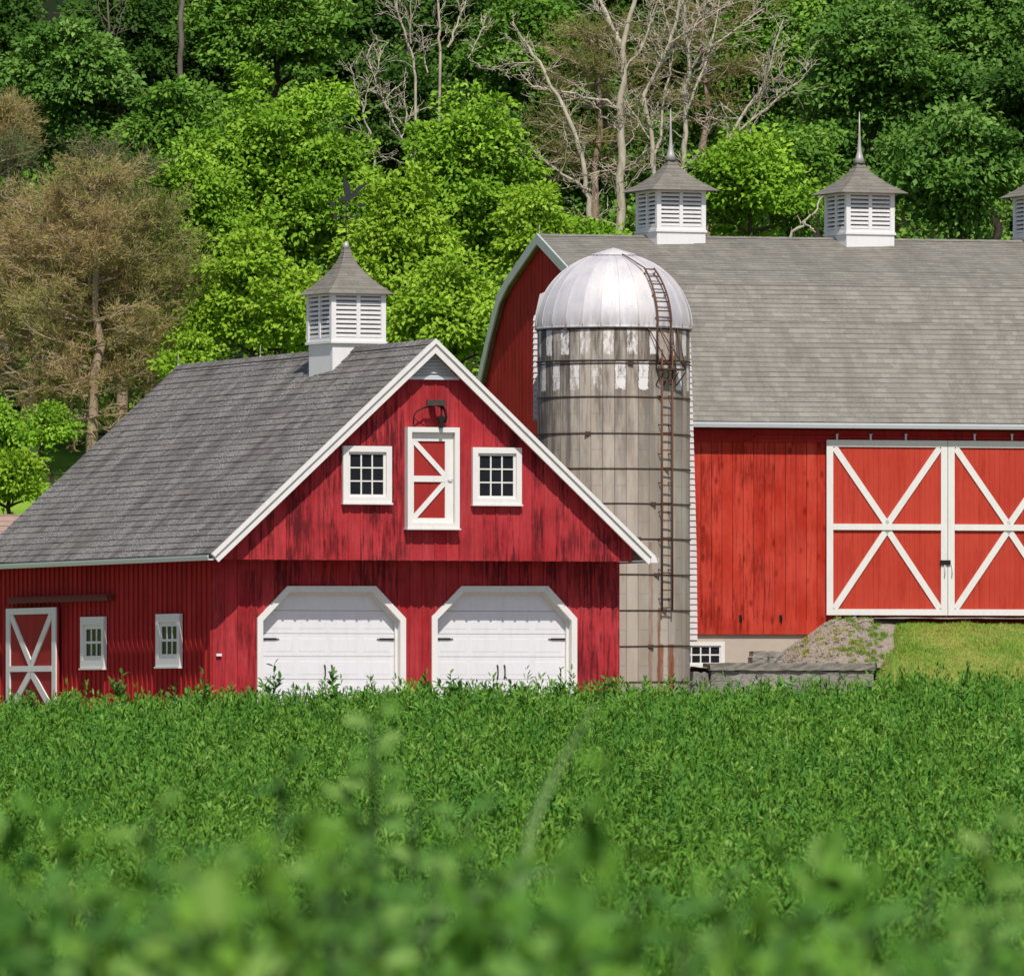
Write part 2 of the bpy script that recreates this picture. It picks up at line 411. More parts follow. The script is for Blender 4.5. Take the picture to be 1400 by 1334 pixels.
# ------------------------------------------------------------------ mesh builder
class MB:
    def __init__(self):
        self.v = []
        self.f = []
        self.uv = {}
        self.smooth = set()

    def face(self, idx, uv=None, smooth=False):
        if uv is not None:
            self.uv[len(self.f)] = uv
        if smooth:
            self.smooth.add(len(self.f))
        self.f.append(tuple(idx))

    def pts(self, ps):
        i = len(self.v)
        self.v.extend(tuple(p) for p in ps)
        return list(range(i, i + len(ps)))

    def quad(self, a, b, c, d, uv=None):
        self.face(self.pts([a, b, c, d]), uv)

    def box(self, x0, x1, y0, y1, z0, z1):
        x0, x1 = min(x0, x1), max(x0, x1)
        y0, y1 = min(y0, y1), max(y0, y1)
        z0, z1 = min(z0, z1), max(z0, z1)
        i = self.pts([(x0, y0, z0), (x1, y0, z0), (x1, y1, z0), (x0, y1, z0), (x0, y0, z1), (x1, y0, z1), (x1, y1, z1), (x0, y1, z1)])
        for q in ((0, 3, 2, 1), (4, 5, 6, 7), (0, 1, 5, 4), (1, 2, 6, 5), (2, 3, 7, 6), (3, 0, 4, 7)):
            self.face([i[j] for j in q])
        return self

    def prism(self, poly, fn, d0, d1):
        """poly: 2D points (counter-clockwise seen from -depth); fn(a, b, depth) -> xyz; extruded d0 -> d1"""
        n = len(poly)
        a = self.pts([fn(p[0], p[1], d0) for p in poly])
        b = self.pts([fn(p[0], p[1], d1) for p in poly])
        tri = tessellate_polygon([[Vector((p[0], p[1], 0)) for p in poly]])
        for t in tri:
            self.face([a[j] for j in t])
            self.face([b[j] for j in reversed(t)])
        for j in range(n):
            k2 = (j + 1) % n
            self.face([a[j], b[j], b[k2], a[k2]])
        return self

    def bar(self, p, q, w, d, normal=(0, -1, 0)):
        """a straight batten from p to q: width w in the plane, depth d along normal (from the plane outward)"""
        p, q, nn = Vector(p), Vector(q), Vector(normal).normalized()
        t = (q - p).normalized()
        s = t.cross(nn).normalized() * (w / 2)
        o = nn * d
        i = self.pts([p - s, p + s, q + s, q - s, p - s + o, p + s + o, q + s + o, q - s + o])
        for f in ((0, 3, 2, 1), (4, 5, 6, 7), (0, 1, 5, 4), (1, 2, 6, 5), (2, 3, 7, 6), (3, 0, 4, 7)):
            self.face([i[j] for j in f])
        return self

    def tube(self, pts, rad, n=6, cap=True):
        pts = [Vector(p) for p in pts]
        if not hasattr(rad, '__len__'):
            rad = [rad] * len(pts)
        rings = []
        up = None
        for i, p in enumerate(pts):
            t = (pts[min(i + 1, len(pts) - 1)] - pts[max(i - 1, 0)])
            if t.length < 1e-9:
                t = Vector((0, 0, 1))
            t.normalize()
            if up is None:
                up = t.orthogonal().normalized()
            up = (up - t * up.dot(t))
            up = up.normalized() if up.length > 1e-6 else t.orthogonal().normalized()
            w = t.cross(up)
            rings.append(self.pts([p + (up * math.cos(2 * math.pi * j / n) + w * math.sin(2 * math.pi * j / n)) * rad[i] for j in range(n)]))
        for a, b in zip(rings, rings[1:]):
            for j in range(n):
                self.face([a[j], a[(j + 1) % n], b[(j + 1) % n], b[j]], smooth=True)
        if cap:
            self.face(list(reversed(rings[0])))
            self.face(rings[-1])
        return self

    def lathe(self, prof, n=24, cx=0, cy=0, smooth=True):
        rings = []
        for r, z in prof:
            rings.append(self.pts([(cx + r * math.cos(2 * math.pi * j / n), cy + r * math.sin(2 * math.pi * j / n), z) for j in range(n)]))
        for a, b in zip(rings, rings[1:]):
            for j in range(n):
                self.face([a[j], a[(j + 1) % n], b[(j + 1) % n], b[j]], smooth=smooth)
        self.face(list(reversed(rings[0])))
        self.face(rings[-1])
        return self

    def build(self, name, mat, parent=None):
        me = bpy.data.meshes.new(name)
        me.from_pydata(self.v, [], self.f)
        ul = me.uv_layers.new(name='UVMap')
        buf = np.zeros(len(me.loops) * 2, dtype=np.float32)
        V = self.v
        for pi, p in enumerate(me.polygons):
            st = p.loop_start
            if pi in self.uv:
                for j, u in enumerate(self.uv[pi]):
                    buf[2 * (st + j)] = u[0]
                    buf[2 * (st + j) + 1] = u[1]
            else:
                nx, ny, nz = abs(p.normal.x), abs(p.normal.y), abs(p.normal.z)
                for j, vi in enumerate(p.vertices):
                    x, y, z = V[vi]
                    if nz >= nx and nz >= ny:
                        a, b = x, y
                    elif ny >= nx:
                        a, b = x, z
                    else:
                        a, b = y, z
                    buf[2 * (st + j)] = a
                    buf[2 * (st + j) + 1] = b
        ul.data.foreach_set('uv', buf)
        if self.smooth:
            sm = np.zeros(len(me.polygons), dtype=bool)
            sm[list(self.smooth)] = True
            me.polygons.foreach_set('use_smooth', sm)
        me.materials.append(mat)
        o = bpy.data.objects.new(name, me)
        COL.objects.link(o)
        if parent:
            o.parent = parent
        return o


def np_mesh(name, verts, loops, starts, mat, parent=None, rnd=None):
    me = bpy.data.meshes.new(name)
    me.vertices.add(len(verts))
    me.vertices.foreach_set('co', np.ascontiguousarray(verts, dtype=np.float32).ravel())
    me.loops.add(len(loops))
    me.loops.foreach_set('vertex_index', np.ascontiguousarray(loops, dtype=np.int32))
    me.polygons.add(len(starts))
    me.polygons.foreach_set('loop_start', np.ascontiguousarray(starts, dtype=np.int32))
    me.update(calc_edges=True)
    if rnd is not None:
        at = me.attributes.new('rnd', 'FLOAT', 'POINT')
        at.data.foreach_set('value', np.ascontiguousarray(rnd, dtype=np.float32))
    me.materials.append(mat)
    o = bpy.data.objects.new(name, me)
    COL.objects.link(o)
    if parent:
        o.parent = parent
    return o


def norm(a):
    return a / np.maximum(np.linalg.norm(a, axis=1, keepdims=True), 1e-9)


def leaf_arrays(P, D, NN, L, W, rnd, fold=.25, six=False):
    """leaves as small folded blades: base P, tip direction D, face normal NN"""
    n = len(P)
    D = norm(D)
    NN = norm(NN - D * np.sum(NN * D, 1, keepdims=True))
    S = np.cross(D, NN)
    L = L[:, None]
    W = W[:, None]
    if six:
        v = np.stack([P, P + D * L * .35 + S * W * .5 + NN * W * fold, P + D * L * .72 + S * W * .40 + NN * W * fold * .6, P + D * L - NN * L * .08,
                      P + D * L * .72 - S * W * .40 + NN * W * fold * .6, P + D * L * .35 - S * W * .5 + NN * W * fold], 1).reshape(-1, 3)
        base = np.arange(n)[:, None] * 6
        lp = np.concatenate([base + np.array([[0, 1, 2, 3]]), base + np.array([[0, 3, 4, 5]])], 1).ravel()
        st = np.arange(2 * n) * 4
        return v, lp, st, np.repeat(rnd, 6)
    v = np.stack([P, P + D * L * .5 + S * W * .5 + NN * W * fold, P + D * L, P + D * L * .5 - S * W * .5 + NN * W * fold], 1).reshape(-1, 3)
    lp = (np.arange(n)[:, None] * 4 + np.arange(4)[None]).ravel()
    st = np.arange(n) * 4
    return v, lp, st, np.repeat(rnd, 4)


def leaves(name, P, D, NN, L, W, rnd, mat, parent=None, fold=.25, six=False):
    v, lp, st, r = leaf_arrays(P, D, NN, L, W, rnd, fold, six)
    return np_mesh(name, v, lp, st, mat, parent, r)


def tag(o, label=None, cat=None, group=None, kind=None):
    if label:
        o['label'] = label
    if cat:
        o['category'] = cat
    if group:
        o['group'] = group
    if kind:
        o['kind'] = kind
    return o


def thing(name, label, cat, loc=(0, 0, 0), rz=0.0, group=None):
    o = bpy.data.objects.new(name, None)
    COL.objects.link(o)
    o.location = loc
    o.rotation_euler = (0, 0, rz)
    return tag(o, label, cat, group)


def sub(name, parent, loc=(0, 0, 0), rz=0.0):
    o = bpy.data.objects.new(name, None)
    COL.objects.link(o)
    o.parent = parent
    o.location = loc
    o.rotation_euler = (0, 0, rz)
    return o


class Frame:
    """a building's own axes: u along its front, v to the back, z up"""
    def __init__(s, X, Y, deg):
        s.X, s.Y, s.c, s.s, s.a = X, Y, math.cos(R(deg)), math.sin(R(deg)), R(deg)

    def u(s, px, v=0.0):
        k = (px - CX) / F
        return (k * (s.Y + v * s.c) - s.X + v * s.s) / (s.c - k * s.s)

    def vv(s, px, u=0.0):
        k = (px - CX) / F
        return (s.X + u * s.c - k * (s.Y + u * s.s)) / (s.s + k * s.c)

    def depth(s, u, v):
        return s.Y + u * s.s + v * s.c

    def z(s, py, u, v=0.0):
        return zat(py, s.depth(u, v))

    def world(s, u, v, z):
        return (s.X + u * s.c - v * s.s, s.Y + u * s.s + v * s.c, z)


# ------------------------------------------------------------------ ground
CANOPY_D = np.array([-40, 2, 4, 6, 9, 14, 22, 32, 45, 58, 70, 80, 90, 100, 112])
CANOPY_Z = np.array([-.16, -.115, -.118, -.155, -.33, -.59, -.66, -.68, -.63, -.44, -.21, -.10, -.13, -.28, -.38])


def canopy(x, d):
    z = np.interp(d, CANOPY_D, CANOPY_Z)
    w = np.clip((d - 20) / 50, 0, 1) * np.clip((112 - d) / 14, 0, 1)
    z = z - .07 * np.clip(x, -.4, .4) * np.clip((9 - d) / 5, 0, 1)
    return z + w * (.030 + .019 * np.clip(x, -6, 6))


HILL_Y = np.array([100, 204, 215, 232, 250, 300, 420, 600])
HILL_Z = np.array([-.35, -.35, 2.3, 7.0, 10.5, 20, 45, 80])


def ground_z(x, y):
    x = np.asarray(x, dtype=float)
    y = np.asarray(y, dtype=float)
    near = canopy(x, y) - .52
    far = np.interp(y, HILL_Y, HILL_Z) + np.where(y > 206, .25 * np.sin(x * .45 + y * .2), 0)
    w = np.clip((y - 88) / 14, 0, 1)
    return near * (1 - w) + far * w


gx = np.concatenate([np.linspace(-260, -30, 12), np.linspace(-26, 26, 53), np.linspace(30, 260, 12)])
gy = np.concatenate([np.linspace(-40, 110, 76), np.linspace(113, 200, 22), np.linspace(202, 260, 59), np.linspace(265, 600, 30)])
GX, GY = np.meshgrid(gx, gy)
GZ = ground_z(GX, GY)
nv, nu = GX.shape
ii = np.arange(nv - 1)[:, None] * nu + np.arange(nu - 1)[None]
lp = np.stack([ii, ii + 1, ii + nu + 1, ii + nu], -1).reshape(-1)
g = np_mesh('ground', np.stack([GX, GY, GZ], -1).reshape(-1, 3), lp, np.arange((nv - 1) * (nu - 1)) * 4, M['ground'])
g.data.polygons.foreach_set('use_smooth', np.ones(len(g.data.polygons), dtype=bool))
tag(g, kind='structure')


# ------------------------------------------------------------------ roof, window, cupola pieces
def slope(mb, p0, p1, up, length, course=.19, th=.014, wob=.006, seed=0):
    """rows of shingles on the slope from the eave edge p0-p1 upward"""
    p0, p1, up = Vector(p0), Vector(p1), Vector(up).normalized()
    ax = (p1 - p0)
    W = ax.length
    ax.normalize()
    nn = ax.cross(up).normalized()
    if nn.z < 0:
        nn = -nn
    r = random.Random(seed)
    ns = max(2, int(W / .9))
    rows = int(math.ceil(length / course))
    for k_ in range(rows):
        s0 = k_ * course
        s1 = min(length, s0 + course + .02)
        jit = [r.uniform(-wob, wob) for _ in range(ns + 1)]
        lif = [r.uniform(.6, 1.4) * th for _ in range(ns + 1)]
        for j in range(ns):
            a, b = W * j / ns, W * (j + 1) / ns
            A = p0 + ax * a + up * (s0 + jit[j]) + nn * lif[j]
            B = p0 + ax * b + up * (s0 + jit[j + 1]) + nn * lif[j + 1]
            C = p0 + ax * b + up * s1 + nn * .001
            D = p0 + ax * a + up * s1 + nn * .001
            mb.quad(A, B, C, D, [(a, s0), (b, s0), (b, s1), (a, s1)])
            A2 = p0 + ax * a + up * (s0 + jit[j]) - nn * .004
            B2 = p0 + ax * b + up * (s0 + jit[j + 1]) - nn * .004
            mb.quad(A2, B2, B, A, [(a, s0), (b, s0), (b, s0 + .008), (a, s0 + .008)])


def slab(mb, p0, p1, up, length, th=.09):
    p0, p1, up = Vector(p0), Vector(p1), Vector(up).normalized()
    nn = (p1 - p0).normalized().cross(up).normalized()
    if nn.z < 0:
        nn = -nn
    a, b, c, d = p0, p1, p1 + up * length, p0 + up * length
    i = mb.pts([a - nn * .006, b - nn * .006, c - nn * .006, d - nn * .006, a - nn * th, b - nn * th, c - nn * th, d - nn * th])
    for f in ((0, 1, 2, 3), (7, 6, 5, 4), (0, 4, 5, 1), (1, 5, 6, 2), (2, 6, 7, 3), (3, 7, 4, 0)):
        mb.face([i[j] for j in f])


def front(a, b, d):            # wall facing -v: a=u, b=z, d=v
    return (a, d, b)


def window(parent, fn, a0, a1, b0, b1, cols, rows, trim=.11, proud=.07, muntin=.032, sash=.05, sill=True):
    """fn(a, b, out) -> xyz, out measured outward from the wall"""
    w = MB()
    def bx(x0, x1, y0, y1, o0, o1, m=w):
        i = m.pts([fn(x0, y0, o0), fn(x1, y0, o0), fn(x1, y1, o0), fn(x0, y1, o0), fn(x0, y0, o1), fn(x1, y0, o1), fn(x1, y1, o1), fn(x0, y1, o1)])
        for f in ((0, 3, 2, 1), (4, 5, 6, 7), (0, 1, 5, 4), (1, 2, 6, 5), (2, 3, 7, 6), (3, 0, 4, 7)):
            m.face([i[j] for j in f])
    bx(a0, a0 + trim, b0, b1, 0, proud)
    bx(a1 - trim, a1, b0, b1, 0, proud)
    bx(a0 + trim, a1 - trim, b1 - trim, b1, 0, proud)
    bx(a0 + trim, a1 - trim, b0, b0 + trim, 0, proud)
    if sill:
        bx(a0 - .015, a1 + .015, b0 - .035, b0 - .002, 0, proud + .03)
    win = w.build('window', M['white'], parent)
    s = MB()
    x0, x1, y0, y1 = a0 + trim, a1 - trim, b0 + trim, b1 - trim
    bx(x0, x0 + sash, y0, y1, .002, .032, s)
    bx(x1 - sash, x1, y0, y1, .002, .032, s)
    bx(x0 + sash, x1 - sash, y0, y0 + sash, .002, .032, s)
    bx(x0 + sash, x1 - sash, y1 - sash, y1, .002, .032, s)
    ix0, ix1, iy0, iy1 = x0 + sash, x1 - sash, y0 + sash, y1 - sash
    for c in range(1, cols):
        c_ = ix0 + (ix1 - ix0) * c / cols
        bx(c_ - muntin / 2, c_ + muntin / 2, iy0, iy1, .002, .029, s)
    for r_ in range(1, rows):
        c_ = iy0 + (iy1 - iy0) * r_ / rows
        bx(ix0, ix1, c_ - muntin / 2, c_ + muntin / 2, .002, .026, s)
    s.build('sash', M['white'], win)
    p = MB()
    bx(x0, x1, y0, y1, -.004, .010, p)
    p.build('pane', M['glass'], win)
    return win


def flared_roof(mb, w0, w1, z0, z1, power=1.7, rows=9, th=.012):
    """four concave faces from eave half width w0 to w1"""
    prof = []
    for i in range(rows + 1):
        t = i / rows
        prof.append((w1 + (w0 - w1) * (1 - t) ** power, z0 + (z1 - z0) * t))
    s = 0
    for (a, za), (b, zb) in zip(prof, prof[1:]):
        dl = math.hypot(a - b, zb - za)
        for q in range(4):
            c, sn = [(1, 0), (0, 1), (-1, 0), (0, -1)][q]
            def rot(x, y):
                return (x * c - y * sn, x * sn + y * c)
            e = th
            A = (*rot(-a - e, -a - e), za - .004)
            B = (*rot(a + e, -a - e), za - .004)
            C = (*rot(b, -b), zb)
            D = (*rot(-b, -b), zb)
            mb.quad(A, B, C, D, [(-a, s), (a, s), (b, s + dl), (-b, s + dl)])
            A2 = (*rot(-a, -a), za - .006)
            B2 = (*rot(a, -a), za - .006)
            mb.quad(A2, B2, B, A, [(-a, s), (a, s), (a, s + .003), (-a, s + .003)])
        s += dl
    mb.quad((-w0, -w0, z0 - .005), (-w0, w0, z0 - .005), (w0, w0, z0 - .005), (w0, -w0, z0 - .005))


def cupola(parent, loc, yaw, w, zb, zs, zt, roofw, za, base_w, power, slats, cap):
    """zb bottom of base, zs sill, zt top of louvre box, za roof top; all heights local"""
    cu = sub('cupola', parent, loc, yaw)
    h = w / 2
    hb = base_w / 2
    MB().box(-hb, hb, -hb, hb, zb, zs - .003).build('base', M['white_cup'], cu)
    b = MB()
    b.box(-h - .022, h + .022, -h - .022, h + .022, zs, zs + .05)
    post = .105
    for sx_ in (-1, 1):
        for sy_ in (-1, 1):
            b.box(sx_ * h, sx_ * (h - post), sy_ * h, sy_ * (h - post), zs + .05, zt)
    for q in range(4):
        c, sn = [(1, 0), (0, 1), (-1, 0), (0, -1)][q]
        def bxr(x0, x1, y0, y1, z0, z1):
            pts = [(x0, y0), (x1, y0), (x1, y1), (x0, y1)]
            pr = [(x * c - y * sn, x * sn + y * c) for x, y in pts]
            i = b.pts([(*p, z0) for p in pr] + [(*p, z1) for p in pr])
            for f in ((0, 3, 2, 1), (4, 5, 6, 7), (0, 1, 5, 4), (1, 2, 6, 5), (2, 3, 7, 6), (3, 0, 4, 7)):
                b.face([i[j] for j in f])
        bxr(-h + post, h - post, -h + .01, -h + .06, zt - .05, zt - .002)
        bxr(-h + post, h - post, -h + .01, -h + .06, zs + .05, zs + .12)
        bxr(-.04, .04, -h + .006, -h + .07, zs + .12, zt - .05)
    b.build('frame', M['white_cup'], cu)
    MB().box(-h + .13, h - .13, -h + .13, h - .13, zs + .06, zt - .01).build('inner_box', M['dark'], cu)
    z0, z1 = zs + .12, zt - .05
    for q in range(4):
        l = MB()
        c, sn = [(1, 0), (0, 1), (-1, 0), (0, -1)][q]
        def rot(x, y, z):
            return (x * c - y * sn, x * sn + y * c, z)
        for i in range(slats):
            za_, dz = z0 + (z1 - z0) * i / slats, (z1 - z0) / slats
            for x0, x1 in ((-h + post + .004, -.042), (.042, h - post - .004)):
                yo, yi = -h + .02, -h + .11
                t = .016
                k_ = l.pts([rot(x0, yo, za_ + .01), rot(x1, yo, za_ + .01), rot(x1, yi, za_ + dz * .85), rot(x0, yi, za_ + dz * .85),
                            rot(x0, yo, za_ + .01 + t + dz * .32), rot(x1, yo, za_ + .01 + t + dz * .32), rot(x1, yi, za_ + dz * .85 + t), rot(x0, yi, za_ + dz * .85 + t)])
                for f in ((0, 3, 2, 1), (4, 5, 6, 7), (0, 1, 5, 4), (1, 2, 6, 5), (2, 3, 7, 6), (3, 0, 4, 7)):
                    l.face([k_[j] for j in f])
        l.build('louvre', M['white_cup'], cu)
    r_ = MB()
    flared_roof(r_, roofw / 2, .06, zt, za, power)
    r_.build('roof', M['roof_cup'], cu)
    cap(cu, za)
    return cu


# ================================================================== GARAGE (small red building in front)
G = Frame(xat(290, 188.0), 188.0, 21.0)
garage = thing('garage', 'smaller weathered red gabled building in front with two white garage doors and dark grey roof', 'garage', (G.X, G.Y, 0), G.a)
W = G.u(847)
ZB = -.55
VG = -.70                                   # the gable wall stands out over the doors
VR = -1.0                                   # rake edge
VE = VR + 15.7                              # back end of the roof
UC = W / 2
ZR = G.z(465, UC, VR)                       # ridge
ZE = G.z(757, 0, VR)                        # eave
EO = .33                                    # eave overhang
ZGB = G.z(766, UC, VG)                      # bottom of gable wall
sl = Vector((UC + EO, 0, ZR - ZE))
SLEN = sl.length
sdir = sl.normalized()

doors_px = [((351, 845), (392, 801), (513, 801), (554, 845)), ((589.5, 843), (630, 801), (748.5, 801), (788, 845))]
door_poly = []
for d in doors_px:
    door_poly.append([(G.u(x), G.z(y, G.u(x))) for x, y in d])


def inset(dp, t):
    (a, b), (c, d), (e, f), (g_, h) = dp
    q = t * .41
    return [(a + t, b - q), (c + q, d - t), (e - q, f - t), (g_ - t, h - q)]


TR = .12
holes = [inset(d, TR - .02) for d in door_poly]
# lower front wall, one polygon notched by the two door openings
poly = [(0, ZB)]
for hpl in holes:
    poly += [(hpl[0][0], ZB)] + hpl + [(hpl[3][0], ZB)]
poly += [(W, ZB), (W, ZGB + .25), (0, ZGB + .25)]
wl = MB()
wl.prism(poly, front, 0, .16)


def top_of_opening(u):
    for hpl in [inset(d, .03) for d in door_poly]:
        if hpl[0][0] < u < hpl[3][0]:
            xs = [p[0] for p in hpl]
            return float(np.interp(u, xs, [p[1] for p in hpl]))
    return ZB


nb = int(W / .26)
for i in range(nb + 1):
    u = min(W - .03, .03 + i * .26)
    wl.box(u - .022, u + .022, -.022, -.002, max(top_of_opening(u - .03), top_of_opening(u + .03)), ZGB + .02)
wl.build('wall', M['red_old'], garage)
# floor of the jetty that carries the gable
MB().box(.02, W - .02, VG + .05, -.003, ZGB + .005, ZGB + .06).build('soffit', M['brownwood'], garage)

# gable wall, triangle under the roof
zt0 = lambda u: ZE + (ZR - ZE) * (1 - abs(u - UC) / (UC + EO)) - .13
gw = MB()
gw.prism([(0, ZGB), (W, ZGB), (W, zt0(W)), (UC, zt0(UC)), (0, zt0(0))], front, VG, VG + .1)
for i in range(nb + 1):
    u = min(W - .03, .03 + i * .26)
    gw.box(u - .022, u + .022, VG - .018, VG - .002, ZGB - .008, zt0(u) - .02)
gw.build('gable_wall', M['red_old'], garage)

# left, right and back walls
sw = MB()
LV = VE - .35
ZT = ZE + .20
sw.box(.002, .12, .162, LV, ZB, ZT)
v = .05
while v < LV:
    sw.box(-.030, -.002, v - .03, v + .03, ZB, ZT - .02)
    v += .30
sw.box(W - .12, W - .002, .162, LV, ZB, ZT)
sw.build('wall', M['red_side'], garage)
bw = MB()
bw.prism([(0, ZB), (W, ZB), (W, zt0(W)), (UC, zt0(UC)), (0, zt0(0))], front, LV + .002, LV + .1)
bw.build('wall', M['red_side'], garage)

# roof
rf = MB()
sag = -.0
for sgn in (-1, 1):
    e0 = UC + sgn * (UC + EO)
    slope(rf, (e0, VR, ZE), (e0, VE, ZE), (-sgn * sdir.x, 0, sdir.z), SLEN + .01, .19, .014, .008, 3 + sgn)
    slab(rf, (e0, VR + .01, ZE), (e0, VE - .01, ZE), (-sgn * sdir.x, 0, sdir.z), SLEN - .02, .10)
# ridge cap
for i in range(52):
    a = VR + .30 * i
    b = min(VE, a + .31)
    for sgn in (-1, 1):
        rf.quad((UC, a, ZR + .035), (UC, b, ZR + .028), (UC + sgn * .13, b, ZR - .085), (UC + sgn * .13, a, ZR - .078))
rf.build('roof', M['roof_small'], garage)

# rake boards (front): a flat board with a moulding over it
for sgn in (-1, 1):
    rk = MB()
    top, low = Vector((UC, 0, ZR)), Vector((UC + sgn * (UC + EO + .02), 0, ZE - .02))
    t = (low - top).normalized()
    nn = Vector((-t.z * sgn, 0, t.x * sgn))
    if nn.z < 0:
        nn = -nn
    def band(o0, o1, v0, v1):
        # mitred at the apex: the inner edge stops on the centre line
        def apex(o):
            return Vector((UC, 0, ZR + o / nn.z))
        P = [apex(o0), low + nn * o0, low + nn * o1, apex(o1)]
        i = rk.pts([(p.x, v0, p.z) for p in P] + [(p.x, v1, p.z) for p in P])
        for f in ((0, 1, 2, 3), (7, 6, 5, 4), (0, 4, 5, 1), (1, 5, 6, 2), (2, 6, 7, 3), (3, 7, 4, 0)):
            rk.face([i[j] for j in f])
    band(-.19, -.055, VR - .03, VR + .03)
    band(-.052, .02, VR - .075, VR + .03)
    if sgn > 0:
        rk.box(low.x - .10, low.x + .03, VR - .08, VR + .05, ZE - .13, ZE - .03)
    rk.build('rake_board', M['white'], garage)
    # closed underside of the overhang
    uf = MB()
    P = [top + nn * -.115, low + nn * -.115, low + nn * -.10, top + nn * -.10]
    i = uf.pts([(p.x, VR + .032, p.z) for p in P] + [(p.x, VG - .02, p.z) for p in P])
    for f in ((0, 1, 2, 3), (7, 6, 5, 4), (0, 4, 5, 1), (1, 5, 6, 2), (2, 6, 7, 3), (3, 7, 4, 0)):
        uf.face([i[j] for j in f])
    uf.build('soffit', M['white'], garage)

# gutters along both eaves
for sgn in (-1, 1):
    e0 = UC + sgn * (UC + EO)
    gt = MB()
    prof = [(0, .0), (.10, .0), (.12, .07), (.12, .10), (.10, .10), (.10, .03), (0, .03)]
    gt.prism([(e0 + sgn * p[0], ZE - .125 + p[1]) for p in prof], front, VR - .02, VE)
    gt.build('gutter', M['gutter'], garage)
# eave boxing
MB().box(-EO + .02, -.035, VG, VE - .1, ZE - .10, ZE - .07).build('soffit', M['brownwood'], garage)

# triangular vent in the peak
vt = MB()
zv0 = G.z(515, UC, VG)
zv1 = zt0(UC) - .06
hw = (zv1 - zv0) / ((ZR - ZE) / (UC + EO)) * .98
vt.prism([(UC - hw, zv0), (UC + hw, zv0), (UC, zv1)], front, VG - .024, VG - .019)
for i in range(8):
    a, b = i / 8, (i + .62) / 8
    zz0, zz1 = zv0 + (zv1 - zv0) * a, zv0 + (zv1 - zv0) * b
    w0 = hw * (1 - a) - .01
    if w0 > .03:
        k_ = vt.pts([(UC - w0, VG - .085, zz0), (UC + w0, VG - .085, zz0), (UC + w0 * .93, VG - .035, zz1), (UC - w0 * .93, VG - .035, zz1)])
        vt.face(k_)
vt.box(UC - hw - .03, UC + hw + .03, VG - .09, VG - .022, zv0 - .06, zv0 - .004)
vt.build('gable_vent', M['gutter'], garage)

# gable windows
fg = lambda a, b, o: (a, VG - .02 - o, b)
for x0, x1, y0, y1 in ((467, 533.5, 609.5, 687), (644, 711, 611.5, 689)):
    window(garage, fg, G.u(x0, VG), G.u(x1, VG), G.z(y1, G.u(x0, VG), VG), G.z(y0, G.u(x0, VG), VG), 3, 3, .115, .085, .028, .05)

# hay door with its deep white frame
hd0, hd1 = G.u(553, VG), G.u(624, VG)
hz0, hz1 = G.z(722, hd0, VG), G.z(584, hd0, VG)
fr_ = MB()
v1, v0 = VG - .003, VG - .19
fr_.box(hd0, hd0 + .09, v0, v1, hz0, hz1).box(hd1 - .10, hd1, v0, v1, hz0, hz1)
fr_.box(hd0 + .09, hd1 - .10, v0, v1, hz1 - .10, hz1).box(hd0 + .09, hd1 - .10, v0, v1, hz0, hz0 + .10)
fr_.box(hd0 - .02, hd1 + .02, v0 - .03, v1, hz0 - .03, hz0 - .003)
hdoor = MB().box(hd0 + .092, hd1 - .102, VG - .06, VG - .02, hz0 + .102, hz1 - .102).build('hay_door', M['red_leaf'], garage)
fr_.build('frame', M['white'], hdoor)
br_ = MB()
a0, a1, b0, b1 = hd0 + .095, hd1 - .105, hz0 + .104, hz1 - .104
vf = VG - .062
br_.box(a0, a0 + .07, vf - .03, vf, b0, b1).box(a1 - .17, a1, vf - .03, vf, b0, b1)
br_.box(a0 + .07, a1 - .17, vf - .03, vf, b1 - .17, b1).box(a0 + .07, a1 - .17, vf - .03, vf, b0, b0 + .10)
mz = (b0 + b1) / 2 - .02
br_.box(a0 + .07, a1 - .17, vf - .032, vf, mz - .06, mz + .06)
br_.bar((a0 + .07, vf, b1 - .17), (a1 - .17, vf, mz + .07), .10, .027)
br_.bar((a0 + .07, vf, b0 + .10), (a1 - .17, vf, mz - .07), .10, .027)
br_.build('brace', M['white'], hdoor)
MB().box(a1 - .10, a1 - .03, vf - .055, vf - .032, mz - .05, mz + .0).tube([(a1 - .12, vf - .05, mz - .02), (a1 - .02, vf - .05, mz - .02)], .010, 6).build('latch', M['gutter'], hdoor)

# hay beam with its old hoist
hb = MB()
bu0, bu1 = G.u(583.5, VG - .3), G.u(608.5, VG - .3)
bz = G.z(550.5, bu0, VG - .3)
bc = (bu0 + bu1) / 2
hb.box(bu0, bu1, VG - .34, VG - .27, bz - .055, bz + .055)
hb.box(bc - .06, bc + .06, VG - .27, VG - .02, bz - .05, bz + .05)
hoist = hb.build('hoist_beam', M['oldwood'], garage)
ru_ = MB()
vq = VG - .20
def gp(px, py, v_=vq):
    u_ = G.u(px, v_)
    return (u_, v_, G.z(py, u_, v_))
ru_.tube([gp(585, 556), gp(578, 558), gp(570, 562), gp(566, 568), gp(565, 581)], .017, 6)
ru_.tube([gp(566, 571), gp(572, 577), gp(580, 582)], .010, 6)
ru_.tube([gp(596, 553), gp(605, 556), gp(609, 562), gp(610, 570), gp(608, 578)], .030, 6)
ru_.build('rail', M['iron'], hoist)
pu = MB()
c0 = Vector(gp(603, 572, VG - .24))
pu.tube([c0 + Vector((0, -.035, 0)), c0 + Vector((0, .035, 0))], .062, 14)
pu.box(c0.x - .035, c0.x + .035, c0.y - .05, c0.y + .05, c0.z - .19, c0.z - .05)
pu.tube([c0, c0 + Vector((.01, 0, .13)), c0 + Vector((0, 0, .22))], .018, 6)
pu.build('pulley', M['iron'], hoist)

